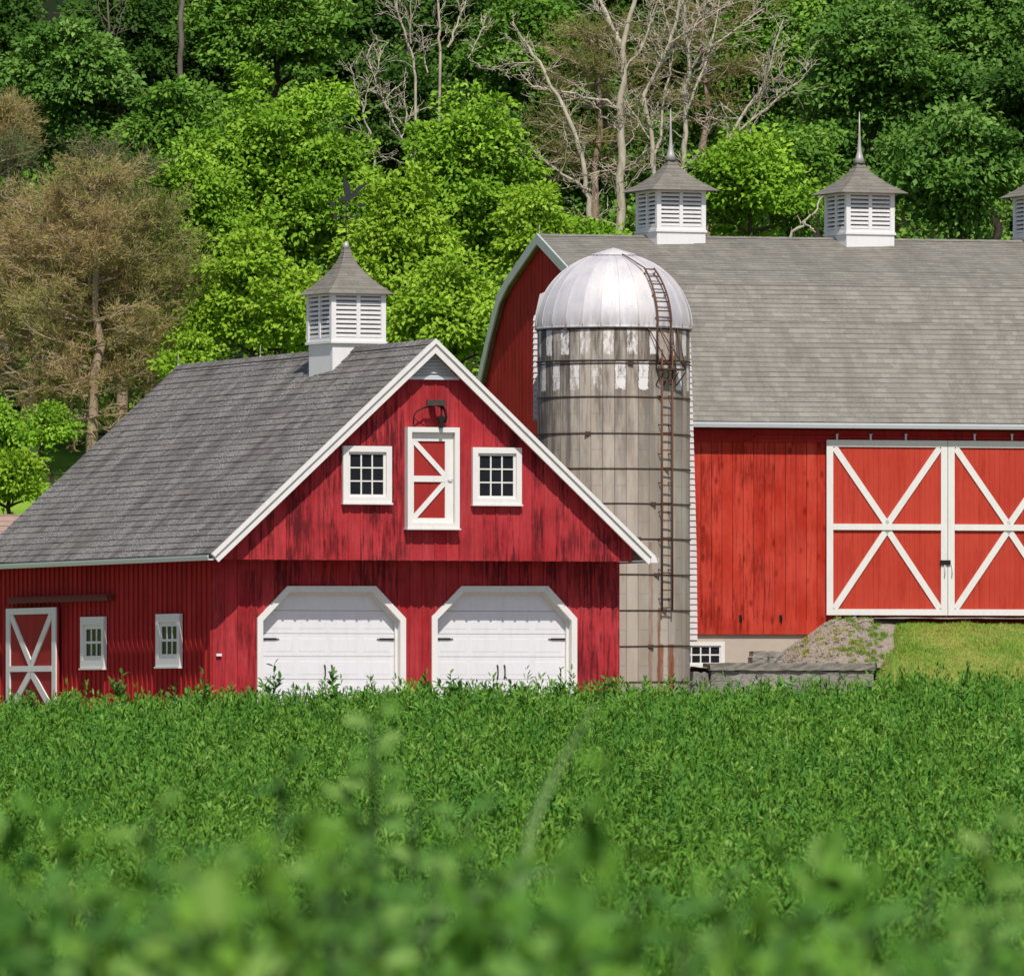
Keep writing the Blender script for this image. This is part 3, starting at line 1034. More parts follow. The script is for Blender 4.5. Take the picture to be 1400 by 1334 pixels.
# two garage doors
for d in door_poly:
    ins = inset(d, TR)
    leaf = MB()
    vd0 = .20
    zb_, a0, a1 = ZB + .1, ins[0][0] - .06, ins[3][0] + .06
    zt_ = ins[1][1] + .08
    hs = .455
    z_ = zb_
    while z_ < zt_:
        z2 = min(zt_, z_ + hs)
        leaf.box(a0, a1, vd0, vd0 + .05, z_ + .004, z2 - .004)
        nc = 4
        if z2 - z_ > .3:
            for c in range(nc):
                x0 = a0 + .14 + (a1 - a0 - .28) * c / nc + .05
                x1 = a0 + .14 + (a1 - a0 - .28) * (c + 1) / nc - .05
                # a raised field with bevelled edges
                k_ = leaf.pts([(x0, vd0 - .001, z_ + .09), (x1, vd0 - .001, z_ + .09), (x1, vd0 - .001, z2 - .09), (x0, vd0 - .001, z2 - .09),
                               (x0 + .03, vd0 - .004, z_ + .11), (x1 - .02, vd0 - .004, z_ + .11), (x1 - .02, vd0 - .004, z2 - .11), (x0 + .02, vd0 - .004, z2 - .11)])
                for f in ((4, 5, 6, 7), (0, 1, 5, 4), (1, 2, 6, 5), (2, 3, 7, 6), (3, 0, 4, 7)):
                    leaf.face([k_[j] for j in f])
        z_ += hs
    gd = leaf.build('garage_door', M['white_cool'], garage)
    # trim: casing on the wall and the jamb lining behind it
    fm = MB()
    full = [(d[0][0], ZB)] + d + [(d[3][0], ZB)]
    inn = [(ins[0][0], ZB)] + ins + [(ins[3][0], ZB)]
    for (p, q, p2, q2) in zip(full, full[1:], inn, inn[1:]):
        k_ = fm.pts([(p[0], -.05, p[1]), (q[0], -.05, q[1]), (q2[0], -.05, q2[1]), (p2[0], -.05, p2[1]),
                     (p[0], -.002, p[1]), (q[0], -.002, q[1]), (q2[0], .197, q2[1]), (p2[0], .197, p2[1])])
        for f in ((0, 1, 2, 3), (0, 4, 5, 1), (3, 2, 6, 7)):
            fm.face([k_[j] for j in f])
        # inner stop moulding
        s1 = [(ins[0][0] + .05, ZB)] + inset(ins, .05) + [(ins[3][0] - .05, ZB)]
    for (p2, q2, p3, q3) in zip(inn, inn[1:], s1, s1[1:]):
        k_ = fm.pts([(p2[0], .12, p2[1]), (q2[0], .12, q2[1]), (q3[0], .12, q3[1]), (p3[0], .12, p3[1]), (q3[0], .196, q3[1]), (p3[0], .196, p3[1])])
        fm.face([k_[0], k_[1], k_[2], k_[3]])
        fm.face([k_[3], k_[2], k_[4], k_[5]])
    fm.build('frame', M['white'], gd)
    zh = G.z(873, a0, .2)
    for s_, x in ((1, ins[0][0] + .055), (-1, ins[3][0] - .055)):
        MB().bar((x, vd0 - .017, zh), (x + s_ * .30, vd0 - .017, zh), .035, .012).bar((x + s_ * .30, vd0 - .017, zh), (x + s_ * .36, vd0 - .017, zh), .016, .012).build('hinge', M['iron'], gd)
    mid = (ins[0][0] + ins[3][0]) / 2
    zh = G.z(918, mid, .2)
    for x in (mid - .07, mid + .08):
        MB().tube([(x, vd0 - .01, zh + .13), (x, vd0 - .05, zh + .08), (x, vd0 - .055, zh), (x, vd0 - .05, zh - .08), (x, vd0 - .01, zh - .13)], [.018, .013, .012, .013, .018], 6).build('handle', M['iron'], gd)

# small white outlet box on the corner
ub = G.u(298, 0)
zb_ = G.z(895, ub)
MB().box(ub - .05, ub + .06, -.06, -.024, zb_ - .025, zb_ + .025).build('outlet_box', M['white'], garage)

# left side: two narrow windows, sliding door, track cover
fs = lambda a, b, o: (-.028 - o, a, b)
for x0, x1, y0, y1 in ((110, 142, 843, 913), (213, 245.5, 839, 911)):
    va, vb = G.vv(x1, -.09), G.vv(x0, -.09)
    zz = lambda y: zat(y, G.depth(0, (va + vb) / 2))
    window(garage, fs, va, vb, zz(y1), zz(y0), 3, 2, .16, .07, .05, .09)
va, vb = G.vv(76, -.15), G.vv(8, -.15)
dv = G.depth(0, (va + vb) / 2)
z0, z1, zm = zat(978, dv), zat(831, dv), zat(914, dv)
sd = MB().box(-.12, -.07, va, vb, z0, z1).build('sliding_door', M['red_leaf'], garage)
wf = MB()
x_ = -.122
def sb(y0, y1, za, zb2, t=.03):
    wf.box(x_ - t, x_, y0, y1, za, zb2)
ww = .26
sb(va, va + ww, z0, z1)
sb(vb - ww, vb, z0, z1)
sb(va + ww, vb - ww, z1 - .13, z1)
sb(va + ww, vb - ww, z0, z0 + .13)
sb(va + ww, vb - ww, zm - .06, zm + .06, .033)
vm = (va + vb) / 2
for sy_ in (va + ww + .05, vb - ww - .05):
    wf.bar((x_, sy_, z1 - .14), (x_, vm, zm + .07), .19, .028, (-1, 0, 0))
    wf.bar((x_, vm, zm - .07), (x_, sy_, z0 + .14), .19, .028, (-1, 0, 0))
wf.build('brace', M['white'], sd)
vt0, vt1 = G.vv(145, -.2), G.vv(10, -.2)
tz = zat(821, dv)
MB().box(-.20, -.034, vt0, vt1, tz - .05, tz + .05).box(-.22, -.034, vt0 - .02, vt1, tz + .052, tz + .075).build('door_track', M['brownwood'], garage)


# cupola with a weathervane
def cap_vane(cu, za):
    MB().lathe([(.075, za - .02), (.06, za + .05), (.018, za + .12)], 10).build('spire', M['spire'], cu)
    w_ = MB()
    w_.tube([(0, 0, za + .08), (0, 0, za + 1.32)], .013, 6)
    zz = za + .62
    w_.tube([(-.22, 0, zz), (.22, 0, zz)], .009, 5)
    w_.tube([(0, -.22, zz), (0, .22, zz)], .009, 5)
    for x, y in ((-.25, 0), (.25, 0), (0, -.25), (0, .25)):
        w_.box(x - .032, x + .032, y - .008, y + .008, zz - .045, zz + .045)
    w_.lathe([(.012, zz + .08), (.045, zz + .12), (.012, zz + .16)], 8)
    # arrow with a spread-winged bird above
    z2 = za + .86
    w_.tube([(-.26, 0, z2), (.34, 0, z2)], .011, 5)
    w_.prism([(.30, z2 - .06), (.44, z2), (.30, z2 + .06)], front, -.008, .008)
    w_.prism([(-.40, z2 - .07), (-.24, z2 - .02), (-.24, z2 + .02), (-.40, z2 + .07), (-.35, z2)], front, -.008, .008)
    body = [(-.16, z2 + .10), (.02, z2 + .06), (.12, z2 + .12), (.22, z2 + .20), (.30, z2 + .19), (.24, z2 + .25), (.14, z2 + .24), (.05, z2 + .20), (-.10, z2 + .16)]
    w_.prism(body, front, -.03, .03)
    w_.prism([(.02, z2 + .19), (.12, z2 + .22), (.30, z2 + .40), (.52, z2 + .46), (.34, z2 + .32), (.16, z2 + .16)], front, .02, .035)
    w_.prism([(.0, z2 + .19), (.10, z2 + .22), (.06, z2 + .42), (-.06, z2 + .58), (-.08, z2 + .40), (-.05, z2 + .2)], front, -.035, -.02)
    w_.build('weathervane', M['vane'], cu)


cv = 4.16
cY = G.depth(UC, cv)
cupola(garage, (UC, cv, 0), R(5), 1.22, ZR - .95, zat(471, cY), zat(403, cY), 1.46, zat(338, cY), 1.14, 1.75, 9, cap_vane)
# lightning rods on the ridge
for px in (243, 356):
    kx = (px - CX) / F
    v_ = (G.X + UC * G.c - kx * (G.Y + UC * G.s)) / (G.s + kx * G.c)
    v_ = min(v_, VE - .05)
    MB().tube([(UC, v_, ZR - .02), (UC, v_, ZR + .26)], [.012, .006], 6).lathe([(.03, ZR + .0), (.02, ZR + .05)], 8, UC, v_).build('lightning_rod', M['spire'], garage)

# ================================================================== BARN
B = Frame(xat(842, 202.0), 202.0, 15.2)
barn = thing('barn', 'large orange-red gambrel barn with pale grey roof, three cupolas and big white-braced doors', 'barn', (B.X, B.Y, 0), B.a)
LU = 14.5
HD = 5.76
RO = .14
bz_e = B.z(577, 4, -.34)
bz_r = B.z(323, 2, HD)
bz_k = 9.03
VK = 3.4
VEV = -.34
ZS = B.z(867, 3)                              # bottom of siding
ZD0, ZD1 = B.z(841, 7), B.z(602, 6)
fw = MB()
fw.box(0, LU, .03, .12, ZS + .01, bz_e)
u = 0.0
r_ = random.Random(4)
while u < LU - .05:
    w_ = .235
    fw.box(u + .006, min(LU, u + w_) - .006, -r_.uniform(.0, .006), .028, ZS + r_.uniform(-.01, .01), bz_e - .05)
    u += w_
fw.box(0, B.u(1135), -.012, -.0075, ZS, ZS + .30)
wall = fw.build('wall', M['red_barn'], barn)
# frieze under the eave
MB().box(.0, LU, -.05, -.008, bz_e - .42, bz_e - .16).build('frieze', M['red_side'], barn)


def gz(v):
    """underside of the roof at depth v"""
    return float(np.interp(abs(v - HD), [0, VK - .95, VK - .1, VK + .75, HD - VEV], [bz_r, bz_k + .34, bz_k - .02, bz_k - .84, bz_e]))


side = lambda u0: (lambda a, b, d: (u0 + d, a, b))
for u0, d1 in ((0, .1), (LU - .1, .1)):
    gb = MB()
    prof = [(0.125, -.5), (2 * HD - .125, -.5), (2 * HD - .125, gz(2 * HD - .1) - .14)] + [(HD + q_, gz(HD + q_) - .14) for q_ in (4.15, 3.3, 2.45, 0, -2.45, -3.3, -4.15)] + [(.125, gz(.1) - .14)]
    gb.prism(prof, side(u0), 0, d1)
    if u0 == 0:
        v = .2
        while v < 2 * HD:
            gb.box(-.006, -.002, v - .02, v + .02, -.5, gz(v) - .18)
            v += .30
    gb.build('gable_wall', M['red_side'], barn)
MB().box(0, LU, 2 * HD - .12, 2 * HD, -.5, bz_e).build('wall', M['red_barn'], barn)
fd = MB()
fd.box(.03, LU - .03, .06, .34, -.6, ZS)
fd.build('foundation', M['found'], barn)

rf = MB()
roofprof = [(HD - VEV, bz_e), (VK + .75, bz_k - .84), (VK - .1, bz_k - .02), (VK - .95, bz_k + .34), (0, bz_r)]   # distance from ridge line, height
for sgn in (1, -1):
    for q, ((d0, h0), (d1, h1)) in enumerate(zip(roofprof, roofprof[1:])):
        y0, y1 = HD - sgn * d0, HD - sgn * d1
        v_ = Vector((0, y1 - y0, h1 - h0))
        slope(rf, (-RO, y0, h0), (LU + RO, y0, h0), v_, v_.length + .01, .145, .011, .006, 11 + sgn + q)
        slab(rf, (-RO + .01, y0, h0), (LU + RO - .01, y0, h0), v_, v_.length, .12)
    for i in range(50):
        a = -RO + i * .305
        b = min(LU + RO, a + .31)
        if a < b:
            rf.quad((a, HD, bz_r + .03), (b, HD, bz_r + .024), (b, HD - sgn * .14, bz_r - .03), (a, HD - sgn * .14, bz_r - .026))
rf.build('roof', M['roof_barn'], barn)
# rake boards, both gables
for u0, u1 in ((-RO - .03, -RO + .012), (LU + RO - .012, LU + RO + .03)):
    rk = MB()
    ptsr = [(HD - d_, h_) for d_, h_ in roofprof] + [(HD + d_, h_) for d_, h_ in reversed(roofprof[:-1])]
    low = [(p[0] + (.13 if p[0] < HD - 3 else -.13 if p[0] > HD + 3 else 0), p[1] - .20) for p in ptsr]
    polyr = [(p[0], p[1] + .03) for p in ptsr] + list(reversed(low))
    rk.prism(polyr, lambda a, b, d: (d, a, b), u0, u1)
    rk.build('rake_board', M['grey_trim'], barn)
gt = MB()
prof = [(.0, .0), (-.10, .0), (-.12, .07), (-.12, .11), (-.10, .11), (-.10, .03), (.0, .03)]
gt.prism([(VEV + p[0], bz_e - .125 + p[1]) for p in prof], lambda a, b, d: (d, a, b), -RO, LU + RO)
gt.build('gutter', M['gutter'], barn)
MB().box(-.02, LU, VEV + .01, -.055, bz_e - .14, bz_e - .11).build('soffit', M['brownwood'], barn)


def cap_spire(cu, za):
    MB().lathe([(.135, za - .07), (.085, za + .06), (.05, za + .20), (.034, za + .36), (.022, za + .62), (.008, za + 1.06)], 12).build('spire', M['spire'], cu)


cY = B.depth(2.88, HD)
for px in (917, 1175, 1433):
    cu_u = B.u(px, HD)
    cy = B.depth(cu_u, HD)
    cupola(barn, (cu_u, HD, 0), R(7.5), 1.17, bz_r - .55, zat(319, cY), zat(262, cY), 1.62, zat(215, cY), 1.155, 1.7, 8, cap_spire)
MB().tube([(-.1, HD, bz_r), (-.1, HD, bz_r + .22)], [.012, .006], 6).lathe([(.03, bz_r + .02), (.02, bz_r + .07)], 8, -.1, HD).build('lightning_rod', M['spire'], barn)

# sliding doors
edges = [(B.u(1127.5), B.u(1292.6)), (B.u(1293.4), B.u(1459))]
for di, (a0, a1) in enumerate(edges):
    vd1, vd0 = -.075, -.115
    p_ = MB()
    x = a0 + .02
    while x < a1 - .03:
        x2 = min(a1 - .02, x + .115)
        p_.box(x + .003, x2 - .003, vd0, vd1, ZD0 + .05, ZD1 - .02)
        x = x2
    p_.box(a0 + .02, a1 - .02, vd0 + .008, vd1 + .01, ZD0 + .04, ZD1 - .03)
    dr = p_.build('sliding_door', M['red_door'], barn)
    f = MB()
    vt_, vb_ = vd0 - .035, vd0 - .001
    sw_ = .145
    f.box(a0, a0 + sw_, vt_, vb_, ZD0, ZD1).box(a1 - sw_, a1, vt_, vb_, ZD0, ZD1)
    f.box(a0 + sw_, a1 - sw_, vt_, vb_, ZD1 - .145, ZD1).box(a0 + sw_, a1 - sw_, vt_, vb_, ZD0, ZD0 + .13)
    zmid = B.z(720.5, 6)
    f.box(a0 + sw_ - .0, a1 - sw_, vt_ - .02, vb_, zmid - .065, zmid + .065)
    am = (a0 + a1) / 2
    for sx_ in (a0 + sw_ + .03, a1 - sw_ - .03):
        f.bar((sx_, vb_, ZD1 - .16), (am, vb_, zmid + .05), .135, .030)
        f.bar((am, vb_, zmid - .05), (sx_, vb_, ZD0 + .14), .135, .030)
    f.build('brace', M['white'], dr)
    hx = a1 - .075 if di == 0 else a0 + .075
    zh = B.z(780, hx)
    MB().tube([(hx, vt_ - .002, zh + .13), (hx, vt_ - .05, zh + .10), (hx, vt_ - .05, zh - .10), (hx, vt_ - .002, zh - .13)], .012, 6).build('handle', M['gutter'], dr)
    if di == 0:
        zl = B.z(769, hx)
        MB().box(a1 - .17, a1 + .06, vt_ - .035, vt_ - .003, zl - .05, zl + .05).build('latch', M['iron'], dr)
# hanger straps and the track above the doors
for px in (1142, 1188, 1236, 1381, 1330):
    hu = B.u(px)
    zh = B.z(596, hu)
    hg = MB()
    hg.box(hu - .018, hu + .018, -.13, -.118, zh - .10, zh + .05)
    hg.tube([(hu - .03, -.125, zh + .03), (hu + .03, -.125, zh + .03)], .022, 8)
    hg.build('door_hanger', M['gutter'], barn)
MB().box(B.u(1030), LU - .3, -.10, -.055, ZD1 + .03, ZD1 + .075).build('door_track', M['red_side'], barn)
# two iron hooks on the siding
for px in (1012, 1067):
    hu = B.u(px)
    zh = B.z(845, hu)
    MB().box(hu - .03, hu + .03, -.035, -.013, zh - .07, zh + .07).tube([(hu, -.03, zh + .05), (hu + .02, -.07, zh), (hu, -.05, zh - .10)], .012, 6).build('iron_hook', M['iron'], barn)
# cellar window beside the silo
fb = lambda a, b, o: (a, .058 - o, b)
window(barn, fb, B.u(926), B.u(991), B.z(913, 2), B.z(877, 2), 4, 2, .085, .06, .03, .03, False)

# ================================================================== SILO
SY = 197.2
SXc = xat(839, SY)
SR = 104.3 / F * SY
silo = thing('silo', 'round concrete-stave silo with pale metal dome and rusty ladder between the two red buildings', 'silo', (SXc, SY, 0))
ztop = zat(446, SY - SR * .6)
sb_ = MB()
n = 96
zs_ = np.linspace(-.7, ztop, 14)
rings = [sb_.pts([(SR * math.sin(2 * math.pi * j / n), -SR * math.cos(2 * math.pi * j / n), z) for j in range(n)]) for z in zs_]
for k_, (a, b) in enumerate(zip(rings, rings[1:])):
    for j in range(n):
        j2 = (j + 1) % n
        t0 = (j - n * (j > n // 2)) * 2 * math.pi / n * SR
        t1 = t0 + 2 * math.pi / n * SR
        sb_.face([a[j], a[j2], b[j2], b[j]], [(t0, zs_[k_]), (t1, zs_[k_]), (t1, zs_[k_ + 1]), (t0, zs_[k_ + 1])], True)
sb_.build('wall', M['stave'], silo)
# hoops
for i, py in enumerate((449, 492, 496, 542, 592, 640, 688, 736, 785, 834, 883, 932)):
    zc = zat(py, SY - SR)
    tx, ty = random.uniform(-.010, .010), random.uniform(-.006, .006)
    hp = MB()
    prs = []
    for j in range(65):
        a = 2 * math.pi * j / 64
        prs.append(((SR + .012) * math.sin(a), -(SR + .012) * math.cos(a), zc + tx * math.sin(a) + ty * math.cos(a * 3)))
    hp.tube(prs, .012, 5, False)
    la = R((-38, 35, 12, 36, -20, 42, 30, 18, 33, 40, 28, 25)[i])
    hp.box((SR + .02) * math.sin(la) - .06, (SR + .02) * math.sin(la) + .06, -(SR + .05) * math.cos(la), -(SR + .0) * math.cos(la), zc - .03, zc + .03)
    hp.build('hoop', M['rust_dark'], silo)
# dome of flat gores with standing seams
dm = MB()
NG = 26
DR = SR + .05
DH = zat(345, SY) - ztop
rows = 26
off = R(4)
def dp(j, i, rr=0.0):
    t = i / rows * math.pi / 2 * .93
    a = off + 2 * math.pi * j / NG
    r0 = (DR + rr) * math.cos(t)
    return (r0 * math.sin(a), -r0 * math.cos(a), ztop - .02 + (DH + rr) * math.sin(t))
for j in range(NG):
    col = [dm.pts([dp(j, i), dp(j + 1, i)]) for i in range(rows + 1)]
    for i in range(rows):
        dm.face([col[i][0], col[i][1], col[i + 1][1], col[i + 1][0]], None, True)
    dm.tube([dp(j, i, .004) for i in range(rows + 1)], .010, 4)
zc_ = dp(0, rows)[2]
dm.lathe([(DR * .125, zc_ - .035), (DR * .30, zc_ - .05), (DR * .28, zc_ - .01), (.02, zc_ + .12)], 16)
dm.lathe([(DR + .004, ztop - .05), (DR + .010, ztop - .01), (DR - .01, ztop + .0)], 52)
dm.build('dome', M['dome'], silo)

# ladder up the wall and over the dome
def sang(px, rr):
    return math.asin(max(-1, min(1, (px - 839) / F * SY / rr)))
la0, la1 = sang(903.5, SR + .12), sang(917.5, SR + .12)
zl0, zl1 = zat(834, SY - 1.3), zat(478, SY - 1.3)
LR_ = SR + .13
def cyl(a, z, r=LR_):
    return (r * math.sin(a), -r * math.cos(a), z)
lad = MB()
for a in (la0, la1):
    lad.tube([cyl(a, zl0), cyl(a, zl1)], .020, 6)
    for q in range(9):
        zz = zl0 + (zl1 - zl0) * (q + .4) / 9
        lad.tube([cyl(a, zz, SR), cyl(a, zz)], .012, 5)
ladder = lad.build('ladder', M['rust'], silo)
zz = zl0 + .05
while zz < zl1:
    MB().tube([cyl(la0, zz), cyl(la1, zz - random.uniform(-.012, .012))], .014, 6).build('rung', M['rust'], ladder)
    zz += .36
dl = MB()
ra = [sang(893, SR) , sang(910, SR)]
def dpa(a, t, rr=.10):
    r0 = (DR + rr) * math.cos(t)
    return (r0 * math.sin(a), -r0 * math.cos(a), ztop + (DH + rr) * math.sin(t))
for a in ra:
    dl.tube([cyl(a, zl1 - .25), cyl(a, ztop - .05)] + [dpa(a, t) for t in np.linspace(.05, .80, 9)], .020, 6)
for t in np.linspace(.06, .78, 7):
    dl.tube([dpa(ra[0], t), dpa(ra[1], t)], .015, 6)
for t in (.1, .4, .75):
    for a in ra:
        dl.tube([dpa(a, t, .0), dpa(a, t)], .012, 5)
dl.tube([dpa(ra[0], .8), dpa(ra[0] - .1, 1.05, .03), dpa(ra[0] - .2, 1.25, .02)], .014, 5)
dl.build('ladder', M['rust'], silo)
# platform with braces
pf = MB()
za_ = zat(507, SY - 1)
pa, pb = sang(899, SR + .1), R(54)
ring = [(SR + .02, SR + .26)]
NA = 10
for j in range(NA):
    a, b = pa + (pb - pa) * j / NA, pa + (pb - pa) * (j + 1) / NA
    i = pf.pts([cyl(a, za_, SR + .02), cyl(a, za_, SR + .26), cyl(b, za_, SR + .26), cyl(b, za_, SR + .02), cyl(a, za_ + .04, SR + .02), cyl(a, za_ + .04, SR + .26), cyl(b, za_ + .04, SR + .26), cyl(b, za_ + .04, SR + .02)])
    for f in ((0, 1, 2, 3), (7, 6, 5, 4), (1, 5, 6, 2), (0, 4, 5, 1), (3, 2, 6, 7)):
        pf.face([i[q] for q in f])
plat = pf.build('platform', M['rust_dark'], silo)
bb = MB()
zu = ztop - .06
for a, b in ((pa - .12, pa + .12), (pa + .05, pb), (pb - .1, pa + .2), (pb, pb)):
    bb.tube([cyl(a, zu, SR + .03), cyl(b, za_ + .02, SR + .24)], .014, 5)
for a in np.linspace(pa, pb, 4):
    bb.tube([cyl(a, za_ - .03, SR + .24), cyl(a, za_ - .30, SR + .01)], .014, 5)
bb.build('brace', M['rust'], plat)
# white clapboard chute standing between the silo and the barn
ch = MB()
cyd0, cyd1 = SR + .10, SR + 1.9
YC = SY + cyd0
def cp(px, py):
    return ((px - 839) / F * YC + (YC - SY) * (839 - CX) / F, zat(py, YC))
right = [cp(953, 876), cp(952, 760), cp(949, 640), cp(946, 540), cp(944, 470), cp(942, 446)]
left = [cp(738, 402), cp(731.5, 432), cp(730.5, 572)]
polyc = right + [cp(905, 392), cp(845, 372), cp(780, 385)] + left + [cp(880, 572), cp(880, 876)]
ch.prism(polyc, front, cyd0, cyd1)
# clapboard edges: each row stands proud by its own lap, all round
def xr(z):
    zs2 = [p[1] for p in right]
    return float(np.interp(z, zs2, [p[0] for p in right]))
z = right[0][1] + .02
while z < right[-1][1] - .1:
    x0, x1 = xr(z), xr(z + .125)
    i = ch.pts([(x0 - .2, cyd0 - .03, z), (x0 + .012, cyd0 - .03, z), (x1 + .004, cyd0 - .006, z + .12), (x1 - .2, cyd0 - .006, z + .12),
                (x0 + .012, cyd1, z), (x1 + .004, cyd1, z + .12), (x0, cyd0, z), (x0 - .2, cyd0, z), (x0, cyd1, z)])
    ch.face([i[0], i[1], i[2], i[3]])
    ch.face([i[1], i[4], i[5], i[2]])
    ch.face([i[7], i[6], i[1], i[0]])
    ch.face([i[6], i[8], i[4], i[1]])
    z += .125
z = left[2][1]
xl = left[2][0]
while z < left[1][1]:
    i = ch.pts([(xl + .3, cyd0 - .03, z), (xl - .03, cyd0 - .03, z), (xl - .004, cyd0 - .006, z + .115), (xl + .3, cyd0 - .006, z + .115), (xl - .03, cyd1, z), (xl - .004, cyd1, z + .115), (xl, cyd0, z), (xl + .3, cyd0, z), (xl, cyd1, z)])
    ch.face([i[0], i[3], i[2], i[1]])
    ch.face([i[1], i[2], i[5], i[4]])
    ch.face([i[7], i[0], i[1], i[6]])
    ch.face([i[6], i[1], i[4], i[8]])
    z += .12
ch.build('chute', M['clap'], silo)

# ================================================================== BANK, GRAVEL, STONE WALL
def ss(t):
    t = np.clip(t, 0, 1)
    return t * t * (3 - 2 * t)


SHEAR = .271


def sheet(name, us, vs, zf, mat):
    U, V = np.meshgrid(us, vs)
    Z = zf(U, V)
    U = U + SHEAR * V
    X = B.X + U * B.c - V * B.s
    Y = B.Y + U * B.s + V * B.c
    nv_, nu_ = U.shape
    q = np.arange(nv_ - 1)[:, None] * nu_ + np.arange(nu_ - 1)[None]
    lp_ = np.stack([q, q + 1, q + nu_ + 1, q + nu_], -1).reshape(-1)
    o = np_mesh(name, np.stack([X, Y, Z], -1).reshape(-1, 3), lp_, np.arange((nv_ - 1) * (nu_ - 1)) * 4, mat)
    o.data.polygons.foreach_set('use_smooth', np.ones(len(o.data.polygons), dtype=bool))
    return tag(o, kind='structure')


UG = B.u(1200)
def noise2(U, V, s=1.0):
    return (np.sin(U * 2.1 * s + 1.3 * np.sin(V * 1.7 * s)) + np.sin(V * 2.7 * s + 1.1 * np.sin(U * 3.1 * s)) + .6 * np.sin(U * 6.3 * s + V * 5.1 * s)) / 2.6


def grass_z(U, V):
    top = ZD0 - .06
    dn = ss(-V / 9.5)
    z = top + (-.45 - top) * (dn * .55 + .45 * np.clip(-V / 9.5, 0, 1))
    lf = ss((U + .22 * noise2(V, U * .3, .8) + .08 * noise2(V, U, 2.6) - (UG - .45)) / .85)
    return (z - .06 * (U > UG + .2)) * lf + (-.5) * (1 - lf) + .03 * noise2(U, V)


def gravel_z(U, V):
    a = np.clip((U + SHEAR * V - 2.6) / 2.2, 0, 1)
    z0_ = .60 + (ZD0 - .035 - .60) * a ** 1.35
    t = np.clip(-V / 2.35, 0, 1)
    return z0_ + (.74 - z0_) * t ** 1.15 + .028 * noise2(U, V, 2.3)


def apron_z(U, V):
    return ZD0 - .04 - .06 * (-V) + .012 * noise2(U, V, 2)


sheet('gravel_slope', np.linspace(1.6, UG + .6, 60), np.linspace(-2.45, .055, 30), gravel_z, M['gravel'])
sheet('gravel_apron', np.linspace(UG - .1, 16, 50), np.linspace(-.55, .0, 6), apron_z, M['gravel'])
sheet('grass_bank', np.concatenate([np.linspace(UG - .55, UG + .3, 22), np.linspace(UG + .4, 19, 60)]), np.linspace(-11, -.3, 50), grass_z, M['turf'])
# grass blades on the bank
nbl = 110000
bu = UG - .22 + (17 - UG) * rng.random(nbl) ** 1.2
bv = -.45 - 9.0 * rng.random(nbl)
bzv = grass_z(bu, bv)
bu = bu + SHEAR * bv
P = np.stack([B.X + bu * B.c - bv * B.s, B.Y + bu * B.s + bv * B.c, bzv - .01], 1)
gw = np.where(rng.random(nbl) < .045)[0]                 # stray tufts among the gravel
tu = rng.integers(0, 90, len(gw))
bu[gw] = (3.1 + 2.6 * rng.random(90) ** .6)[tu] + rng.normal(0, .035, len(gw))
bv[gw] = (-.1 - 2.2 * rng.random(90))[tu] + rng.normal(0, .035, len(gw))
gz_ = gravel_z(bu[gw] - SHEAR * bv[gw], bv[gw])
P[gw] = np.stack([B.X + bu[gw] * B.c - bv[gw] * B.s, B.Y + bu[gw] * B.s + bv[gw] * B.c, gz_ - .01], 1)
D = rng.normal(0, .55, (nbl, 3))
D[:, 2] = 1
NN = rng.normal(0, 1, (nbl, 3))
tag(leaves('bank_grass', P, D, NN, rng.uniform(.03, .075, nbl) * (1 + .7 * (noise2(bu * 1.3, bv * 1.3) > .25)), np.full(nbl, .014), rng.random(nbl), M['blade']), 'short yellow-green grass on the bank below the barn doors', 'grass', None, 'stuff')

# loose stones on the gravel slope
st_ = MB()
for i in range(260):
    u_ = random.uniform(2.9, UG)
    v_ = random.uniform(-2.3, -.05)
    z_ = float(gravel_z(np.array(u_ - SHEAR * v_), np.array(v_)))
    if u_ - SHEAR * v_ > UG:
        continue
    s_ = random.uniform(.025, .07)
    c_ = Vector(B.world(u_, v_, z_))
    base = [Vector((x, y, z)) for x in (-1, 1) for y in (-1, 1) for z in (-.6, .6)]
    q = st_.pts([c_ + Vector((p.x * s_ * random.uniform(.5, 1.2), p.y * s_ * random.uniform(.5, 1.1), p.z * s_ * random.uniform(.5, 1.1))) for p in base])
    for f in ((0, 1, 3, 2), (4, 6, 7, 5), (0, 4, 5, 1), (2, 3, 7, 6), (0, 2, 6, 4), (1, 5, 7, 3)):
        st_.face([q[j] for j in f])
tag(st_.build('loose_stones', M['gravel']), 'loose grey stones scattered down the gravel slope beside the barn door', 'stones', None, 'stuff')

# retaining wall with a cap
VW = -2.5
w0, w1 = B.u(944, VW), B.u(1194, VW)
zc1 = B.z(906, w0, VW)
rw = thing('retaining_wall', 'low grey rubble retaining wall with flat cap below the gravel slope', 'wall', B.world(w0, VW, 0), B.a)
LW = w1 - w0
cstart = B.u(975, VW) - w0
def rough_block(mb, x0, x1, y0, y1, z0, z1, j, r, nx=6):
    xs = np.linspace(x0, x1, nx + 1)
    zs2 = np.linspace(z0, z1, 4)
    rows_ = []
    for z in zs2:
        rows_.append(mb.pts([(x + r.uniform(-j, j), y0 + r.uniform(-j, j), z + r.uniform(-j, j)) for x in xs]))
    for a, b in zip(rows_, rows_[1:]):
        for i in range(nx):
            mb.face([a[i], a[i + 1], b[i + 1], b[i]], smooth=False)
    top = rows_[-1]
    bk = mb.pts([(x, y1, z1) for x in xs])
    for i in range(nx):
        mb.face([top[i], top[i + 1], bk[i + 1], bk[i]])
    bk0 = mb.pts([(x0, y1, z0), (x1, y1, z0)])
    mb.face([rows_[0][0], rows_[1][0], rows_[2][0], rows_[3][0], bk[0], bk0[0]])
    mb.face([rows_[0][-1], bk0[1], bk[-1], rows_[3][-1], rows_[2][-1], rows_[1][-1]])
r_ = random.Random(9)
ms = MB()
